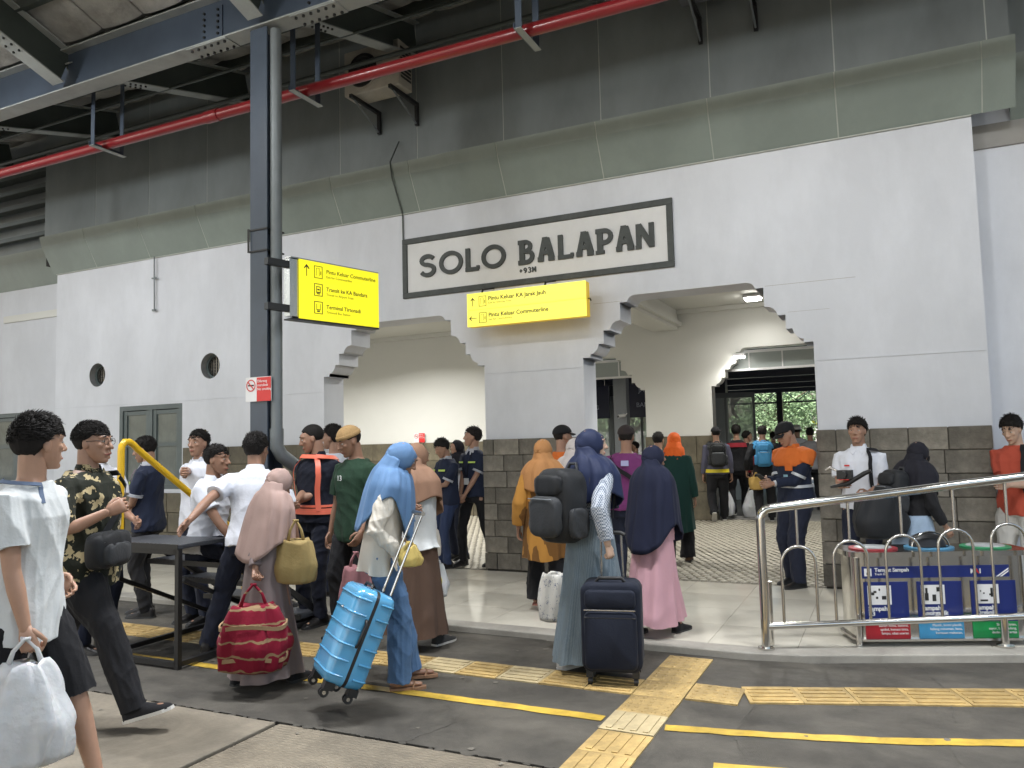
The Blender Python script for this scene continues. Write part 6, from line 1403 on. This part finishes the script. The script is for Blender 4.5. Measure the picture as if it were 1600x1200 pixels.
p17.shirt(NVS,t0=-.06,sl=.72,r0=.072,r1=.068,off=.018); p17.trousers(BLK,r=(.09,.07,.058)); p17.hair('thick'); p17.shoes(); p17.collar(GREYC); [p17.patch(a,b_,.37,.39,CHART) for a,b_ in ((48,80),(100,132))]; [p17.cuff(i,.71,.071,GREYC) for i in (0,1)]; lanyard(p17,DNAVY)
# ---- walking into the hall
p18=Person(850,6.75,htop=685,head=105,z0=.04,female=True,label='woman in ochre hijab and brown gold tunic walking into the hall',feetl=[(.10,-.12,.0),(-.12,.16,.05)],handsl=[(.24,.05,.80),(-.26,-.05,.84)],skin_=1,hyaw=-20)
p18.gown(BROWNB,.49,.55*p18.s,(.21,.14),(.215,.17),(.22,.18),amp=.022,name='tunic',sleeves=(1.85,.085,.07)); p18.trousers(BLK,r=(.10,.088,.105)); p18.hijab(H_MUST,hemf=.26,hemb=.18,hems=.12,wid=.95); p18.shoes(cloth('rose_sandal',(.45,.2,.16)),sandal=True,pitch=(-25,0))
p19=Person(880,8.1,htop=665,head=60,z0=.04,label='man in orange jacket and black cap behind the ochre hijab',skin_=1,hyaw=-10); p19.shirt(ORNG,sl=1.8,r1=.045); p19.trousers(NVT); p19.cap(BLK); p19.shoes()
p36=Person(899,7.6,h=1.50,head=80,z0=.04,female=True,label='woman in pale hijab glimpsed behind the backpack',skin_=3); p36.shirt(CRM,sl=1.8,amp=0); p36.trousers(NVT,amp=0); p36.hijab(cloth('pale_hijab',(.55,.5,.48))); p36.shoes()
p20=Person(920,5.3,htop=668,head=66,z0=0,female=True,label='woman in royal navy hijab and gingham top with a large black backpack',feetl=[(.08,.10,0),(-.12,-.14,.0)],hands=[(950,852,-.32),(905,870,.25)],hyaw=-36,hpitch=2,skin_=3,curl=(1.3,1.1),lean=2)
p20.shirt(GING,t0=.02,sl=1.88,r0=.072,r1=.052,off=.02,amp=.005); p20.gown(GREYSK,.16,.075,(.17,.13),(.19,.16),(.20,.19),amp=.032,name='skirt',nf=11); p20.hijab(H_NVB,hemf=.24,hemb=.22,hems=.13,wid=.95,amp=.02); p20.shoes(cloth('white_sneaker',(.5,.48,.46)),sole=SOLEW)
backpack(p20,PACK,PACKG,'large black backpack worn by the woman in gingham top',w=.36,h=.52,dd=.28,t=.26,off=.03)
def soft_case(loc,rz,label):
    e=empty('suitcase',loc,rz,label,'suitcase'); NV=cloth('navy_suitcase_cloth',(.008,.011,.022),.75,bump=.3,bs=90); w,dd,h=.37,.24,.54; z0=.085
    def slab(nm,cx,cy,cz,hw,hd,hh,m,rad=.06,ed=.02):
        b=MB(); n=6; out=[]
        for x,z,a0 in ((hw-rad,hh-rad,0),(-hw+rad,hh-rad,90),(-hw+rad,-hh+rad,180),(hw-rad,-hh+rad,270)):
            for k in range(n+1): a=R(a0+90*k/n); out.append((x+rad*math.cos(a),z+rad*math.sin(a)))
        rs=[[(cx+x*(1-i_/hw),cy+y,cz+z*(1-i_/hh)) for x,z in out] for y,i_ in ((hd,ed),(hd-ed*.4,ed*.3),(hd-ed,0),(-hd+ed,0),(-hd+ed*.4,ed*.3),(-hd,ed))]
        b.rings(rs); return b.build(nm,m,e,smooth=60)
    slab('case_body',0,0,z0+h/2,w/2,dd/2,h/2,NV,.06,.022); slab('front_pocket',0,-dd/2-.018,z0+.20,w/2-.025,.03,.175,NV,.04,.018); slab('upper_pocket',0,-dd/2-.010,z0+.445,w/2-.03,.022,.055,NV,.03,.012)
    for z,m in ((z0+.385,INOXB),(z0+.34,BLACKS)): b=MB(); b.tube([(-w/2+.03,-dd/2-.045,z),(w/2-.03,-dd/2-.045,z)],.004,6); b.build('zip',m,e,smooth=60)
    b=MB(); b.tube([(-.09,-.06,z0+h-.002),(-.07,-.07,z0+h+.024),(.07,-.07,z0+h+.024),(.09,-.06,z0+h-.002)],.011,8); b.build('top_handle',BLACKS,e,smooth=60)
    for sx in (-1,1):
        for sy in (-1,1):
            b=MB(); b.box((sx*(w/2-.045)-.022,sy*(dd/2-.045)-.022,.05),(sx*(w/2-.045)+.022,sy*(dd/2-.045)+.022,z0+.01)); b.build('wheel_mount',BLACKS,e)
            b=MB(); b.tube([(sx*(w/2-.045)-.012,sy*(dd/2-.045),.028),(sx*(w/2-.045)+.012,sy*(dd/2-.045),.028)],.028,14); wh=b.build('wheel',BLACKS,e,smooth=40); b=MB(); b.tube([(sx*(w/2-.045)-.014,sy*(dd/2-.045),.028),(sx*(w/2-.045)+.014,sy*(dd/2-.045),.028)],.011,8); b.build('hub',GALV,wh)
    for sx in (-1,1): b=MB(); b.tube([(sx*.07,.085,z0+h-.01),(sx*.065,.085,z0+h+.27)],.008,8); b.build('handle_tube',INOX,e,smooth=60)
    b=MB(); b.tube([(-.085,.085,z0+h+.27),(-.06,.085,z0+h+.285),(.06,.085,z0+h+.285),(.085,.085,z0+h+.27)],.013,8); b.build('grip',BLACKS,e,smooth=60)
    return e
soft_case(on_z(965,1066,0)+Vector((-.02,.0,0)),R(13),'dark navy soft suitcase with silver zip standing upright')
sag_bag('floral_bag','white bag with small flower print carried beside the grey skirt','bag',at_depth(864,893,5.75),(.22,.12,.34),FLOR,rz=R(20),amp=.012,seed=20,tie=.7,handle=.02)
p21=Person(981,7.6,htop=665,head=100,z0=.04,label='man in purple shirt and dark cap seen from behind',girth=1.08,skin_=2,handsl=[(.25,.12,.9),(-.24,.1,.9)])
p21.shirt(PURP,r0=.078,r1=.074); p21.trousers(NVT); p21.cap(cloth('brown_black_cap',(.03,.022,.022)),brim=True); p21.shoes(); p21.strap([(215,.50),(270,.32),(325,.12)],.04,BLK,.04,name='sling_strap'); p21.patch(262,276,.40,.455,mat('lilac_emblem',(.35,.35,.55),.6),.034,'emblem')
p22=Person(1018,6.0,htop=694,head=72,z0=.04,female=True,label='woman in long navy hijab over a pink robe, walking',feetl=[(.10,.14,.0),(-.1,-.16,.0)],hands=[(1045,860,-.05),None],hyaw=-30,skin_=2,lean=4)
p22.gown(PINK,.46,.10,(.18,.13),(.18,.155),(.19,.20),sleeves=(1.9,.058,.056),amp=.032); p22.hijab(H_NV,hemf=.55,hemb=.66,hems=.38,wid=.93,amp=.02); p22.shoes(BLK)
p23=Person(1056,9.4,htop=674,head=95,z0=.04,female=True,label='woman in bright orange hijab and dark green coat walking away',feetl=[(.1,.1,0),(-.1,-.15,.03)],skin_=1)
p23.gown(GREENC,.49,.42*p23.s,(.20,.13),(.205,.16),(.22,.19),amp=.02,name='coat',sleeves=(1.9,.075,.06)); p23.trousers(BLK,r=(.1,.09,.11)); p23.hijab(H_ORG,hemf=.05,hemb=.03,hems=.0,wid=.6); p23.shoes(cloth('brown_leather',(.12,.07,.04)))
p24=Person(1031,10.6,htop=675,head=80,z0=.04,label='short haired man just left of the orange hijab',skin_=1); p24.shirt(NVS,amp=0); p24.trousers(NVT,amp=0); p24.hair('short'); p24.shoes()
# ---- group in the far doorway
p25=Person(1122,13.9,htop=667,head=105,z0=.04,label='man in slate jacket with a dark backpack walking out of the hall',feetl=[(.10,.16,0),(-.10,-.25,.10)],skin_=1)
p25.shirt(GREYJ,sl=1.85,r0=.075,r1=.05); p25.trousers(BLK,r=(.11,.09,.08)); p25.cap(BLK,brim=False); p25.shoes(BLK,sole=SOLEW,pitch=(0,-40)); p25.band(-.02,.06,PYEL,.045,name='yellow_hem'); backpack(p25,PACK,PACKG,'dark green black backpack with a light badge in the far doorway',h=.44)
p26=Person(1154,14.5,htop=664,head=100,z0=.04,label='man in black and crimson jacket beside the slate jacket',feetl=[(.10,.1,0),(-.10,-.2,.06)],skin_=1); p26.shirt(BLK,sl=1.85,r1=.05); p26.trousers(BLK); p26.hair('thick'); p26.shoes(BLK,sole=SOLEW); p26.band(.40,.08,MAR,.03,name='crimson_yoke')
p27=Person(1170,15.2,htop=673,head=30,z0=.04,label='man in maroon jacket turned to the right in the far doorway',skin_=1); p27.shirt(MAR,sl=1.85,r1=.05,amp=0); p27.trousers(BLK,amp=0); p27.hair('short'); p27.shoes()
p28=Person(1195,13.6,htop=665,head=100,z0=.04,label='man in black jacket wearing a sky blue backpack',feetl=[(.10,.1,0),(-.10,-.2,.06)],skin_=1,handsl=[None,(-.3,0,.9)]); p28.shirt(BLK,sl=1.85,r0=.08,r1=.05); p28.trousers(BLK,r=(.11,.09,.08)); p28.hair('short'); p28.shoes(BLK,sole=SOLEW); backpack(p28,SKYB,SKYB,'sky blue backpack on the man in black jacket',w=.27,h=.44,dd=.16)
sag_bag('paper_bag','tan carrier bag held by the man with the sky blue backpack','bag',at_depth(1181,738,13.5),(.22,.12,.22),WOODB,seed=31,tie=.8,handle=.08)
sag_bag('plastic_bag','white plastic sack between the legs of the doorway group, left','plastic bag',at_depth(1133,758,14.2),(.30,.2,.45),PLAST,seed=32,tie=.3)
sag_bag('plastic_bag','long white plastic sack below the tan carrier bag','plastic bag',at_depth(1174,758,14.3),(.32,.2,.50),PLAST,seed=33,tie=.3)
for k,(px,dd_,ht,hd,c_,lab,hat) in enumerate(((1250,16.5,664,100,WSH,'person in white with a pale hat outside the far doorway','w'),(1270,15.5,668,95,cloth('grey_hoodie',(.3,.3,.32)),'person in grey at the right edge of the far doorway','h'),(1238,19,668,60,TEE,'person in white outside, left of the pale hat','h'),(1142,19,676,200,BLK,'person in black far outside between the doorway travellers','h'),(1212,17.5,674,90,GREYJ,'person in slate between the blue backpack and the guard','h'),(995,15.5,690,200,WSH,'person in white beyond the narrow doorway','h'))):
    q_=Person(px,dd_,htop=ht,head=hd,z0=.04,label=lab,skin_=1,nohands=True); q_.shirt(c_,sl=1.8,r1=.05,amp=0); q_.trousers(BLK if k!=0 else NVT,amp=0)
    (q_.cap(WHT,brim=False) if hat=='w' else q_.hair('short')); q_.shoes()
# ---- orange guard with the phone
p30=Person(1243,7.75,htop=657,head=228,z0=.04,label='guard in orange and navy uniform and black cap looking at a phone',feetl=[(.12,-.02,0),(-.10,.10,0)],handsl=[(.05,.33,1.10),(-.04,.34,1.07)],hpitch=28,hyaw=-10,girth=1.12,skin_=1,curl=(.8,.8),lean=2)
p30.shirt(NVS,t0=-.06,sl=1.86,r0=.080,r1=.048,off=.022); p30.trousers(NVT,r=(.11,.088,.078)); p30.cap(BLK); p30.shoes()
b=MB(); p30.torso(b,.34,.535,.034,steps=5); [b.tube([p30.Sh[i].lerp(p30.tp(0,-.01,.47),.45),p30.Sh[i],p30.Sh[i].lerp(p30.El[i],.30)],[.092*p30.s,.094*p30.s,.090*p30.s],14) for i in (0,1)]; p30.pend('orange_yoke',b,ORNG,p30.vox,3,.003,24)
p30.band(.12,.028,SILV,.036,name='reflective_band'); [p30.cuff(i,.80,.076,SILV) for i in (0,1)]; p30.collar(ORNG); p30.patch(100,125,.30,.36,ORNG,.042,'pocket'); p30.patch(95,108,.16,.26,mat('card_blue',(.3,.5,.6),.4),.045,'id_card'); p30.patch(168,188,.33,.41,mat('yellow_emblem',(.5,.42,.08),.5),.05,'sleeve_badge'); watch(p30,1,SILV)
tag(phone(p30,(p30.Wr[0]+p30.Wr[1])/2+Vector((0,.10,.05))),'phone held by the guard in orange','phone')
# ---- right: man with camera, woman in black, man in rust red
p33=Person(1345,7.05,htop=654,head=262,z0=.04,label='young man in white uniform shirt holding a camera gimbal by the stone base',handsl=[(.10,.30,1.10),(-.10,.26,1.02)],hyaw=-4,girth=1.03,skin_=1,curl=(.9,.9))
p33.shirt(WSH,t0=-.05,sl=.72,r0=.072,r1=.074,off=.018,amp=.009); p33.trousers(NVT); p33.hair('thick'); p33.shoes(); p33.collar(WSH); p33.strap([(128,.12),(118,.38),(120,.52),(215,.5)],.035,BLK,.04,name='camera_strap'); p33.patch(50,80,.26,.34,mat('white_pocket',(.6,.62,.66),.8),.036,'pocket'); p33.patch(62,76,.36,.375,REDS,.036,'name_tag')
cg=empty('camera_gimbal',p33.W(Vector((.02,.40,1.18))*p33.s),R(p33.head-90),'black camera gimbal with red trim held by the man in white shirt','camera')
MB().tube([(.16,0,-.09),(.02,.02,-.06),(-.12,0,.03),(-.17,.0,.05)],[.012,.020,.020,.016],10).build('grip',BLACKS,cg,smooth=60); MB().box((-.02,-.05,-.02),(.10,.04,.055)).build('camera_body',INK,cg); MB().box((.0,-.055,-.028),(.085,.045,-.0205)).build('red_trim',REDS,cg); MB().tube([(.04,.045,.02),(.04,.11,.02)],.03,14).build('lens',BLACKS,cg,smooth=60); MB().tube([(.10,.0,.05),(.16,0,.08),(.2,0,.055)],.010,8).build('mount_arm',INOXB,cg,smooth=60)
p34=Person(1424,6.55,htop=688,head=35,z0=.04,female=True,lean=8,label='woman in black hijab and mask carrying large black bags past the wall',feetl=[(.1,.2,0),(-.1,-.2,.04)],handsl=[(.24,.18,.85),(-.2,.25,1.0)],skin_=1,hpitch=4)
p34.shirt(BLK,t0=-.10,sl=1.86,r0=.08,r1=.055,off=.026); p34.gown(DENIML,.06,.14,(.18,.14),(.20,.16),(.21,.21),amp=.03,name='skirt'); p34.hijab(H_BLK,hemf=.20,hemb=.20,hems=.12,wid=1.0); p34.shoes(BLK)
b=MB(); b.ellipsoid((0,.075,-.050),(.052,.040,.052),16,10,p34.HM); b.build('face_mask',BLK,p34.root,smooth=180)
backpack(p34,PACK,PACKG,'big black backpack on the woman in black',w=.32,h=.46,dd=.20,t=.26,off=.02)
sag_bag('travel_bag','large black travel bag slung low beside the woman in black','bag',at_depth(1372,768,6.45),(.44,.26,.34),PACK,rz=R(30),amp=.02,seed=40,tie=.7,handle=.04,)
p35=Person(1592,6.8,htop=648,head=238,z0=.04,label='man in rust red T-shirt and pale trousers looking down at the right edge',handsl=[(.0,.32,1.12),(-.05,.3,1.08)],hpitch=24,skin_=3,curl=(.8,.8))
p35.shirt(REDT,t0=-.12,sl=.75,r0=.074,r1=.076,off=.018); p35.trousers(cloth('pale_trouser',(.5,.49,.46)),r=(.11,.088,.08)); p35.hair('thick'); p35.shoes(); p35.strap([(125,.1),(120,.38),(122,.52),(215,.5)],.05,BLK,.036,name='pack_strap')
b=empty('backpack',p35.W(p35.tp(.0,-.24,.22)),R(p35.head-90),'black backpack on the man in rust red','backpack'); soft_block('pack_body',(0,0,0),(.15,.10,.23),PACK,b); soft_block('front_pocket',(0,-.09,-.06),(.11,.04,.11),PACKG,b)
finish_people()
# lettering becomes plain meshes
dg=bpy.context.evaluated_depsgraph_get()
for o in [o for o in bpy.data.objects if o.type=='FONT']:
    me=bpy.data.meshes.new_from_object(o.evaluated_get(dg)); n=bpy.data.objects.new('lettering',me); COL.objects.link(n); n.parent=o.parent; n.matrix_local=o.matrix_local.copy()
    for k in ('label','category'):
        if k in o: n[k]=o[k]
    bpy.data.objects.remove(o)
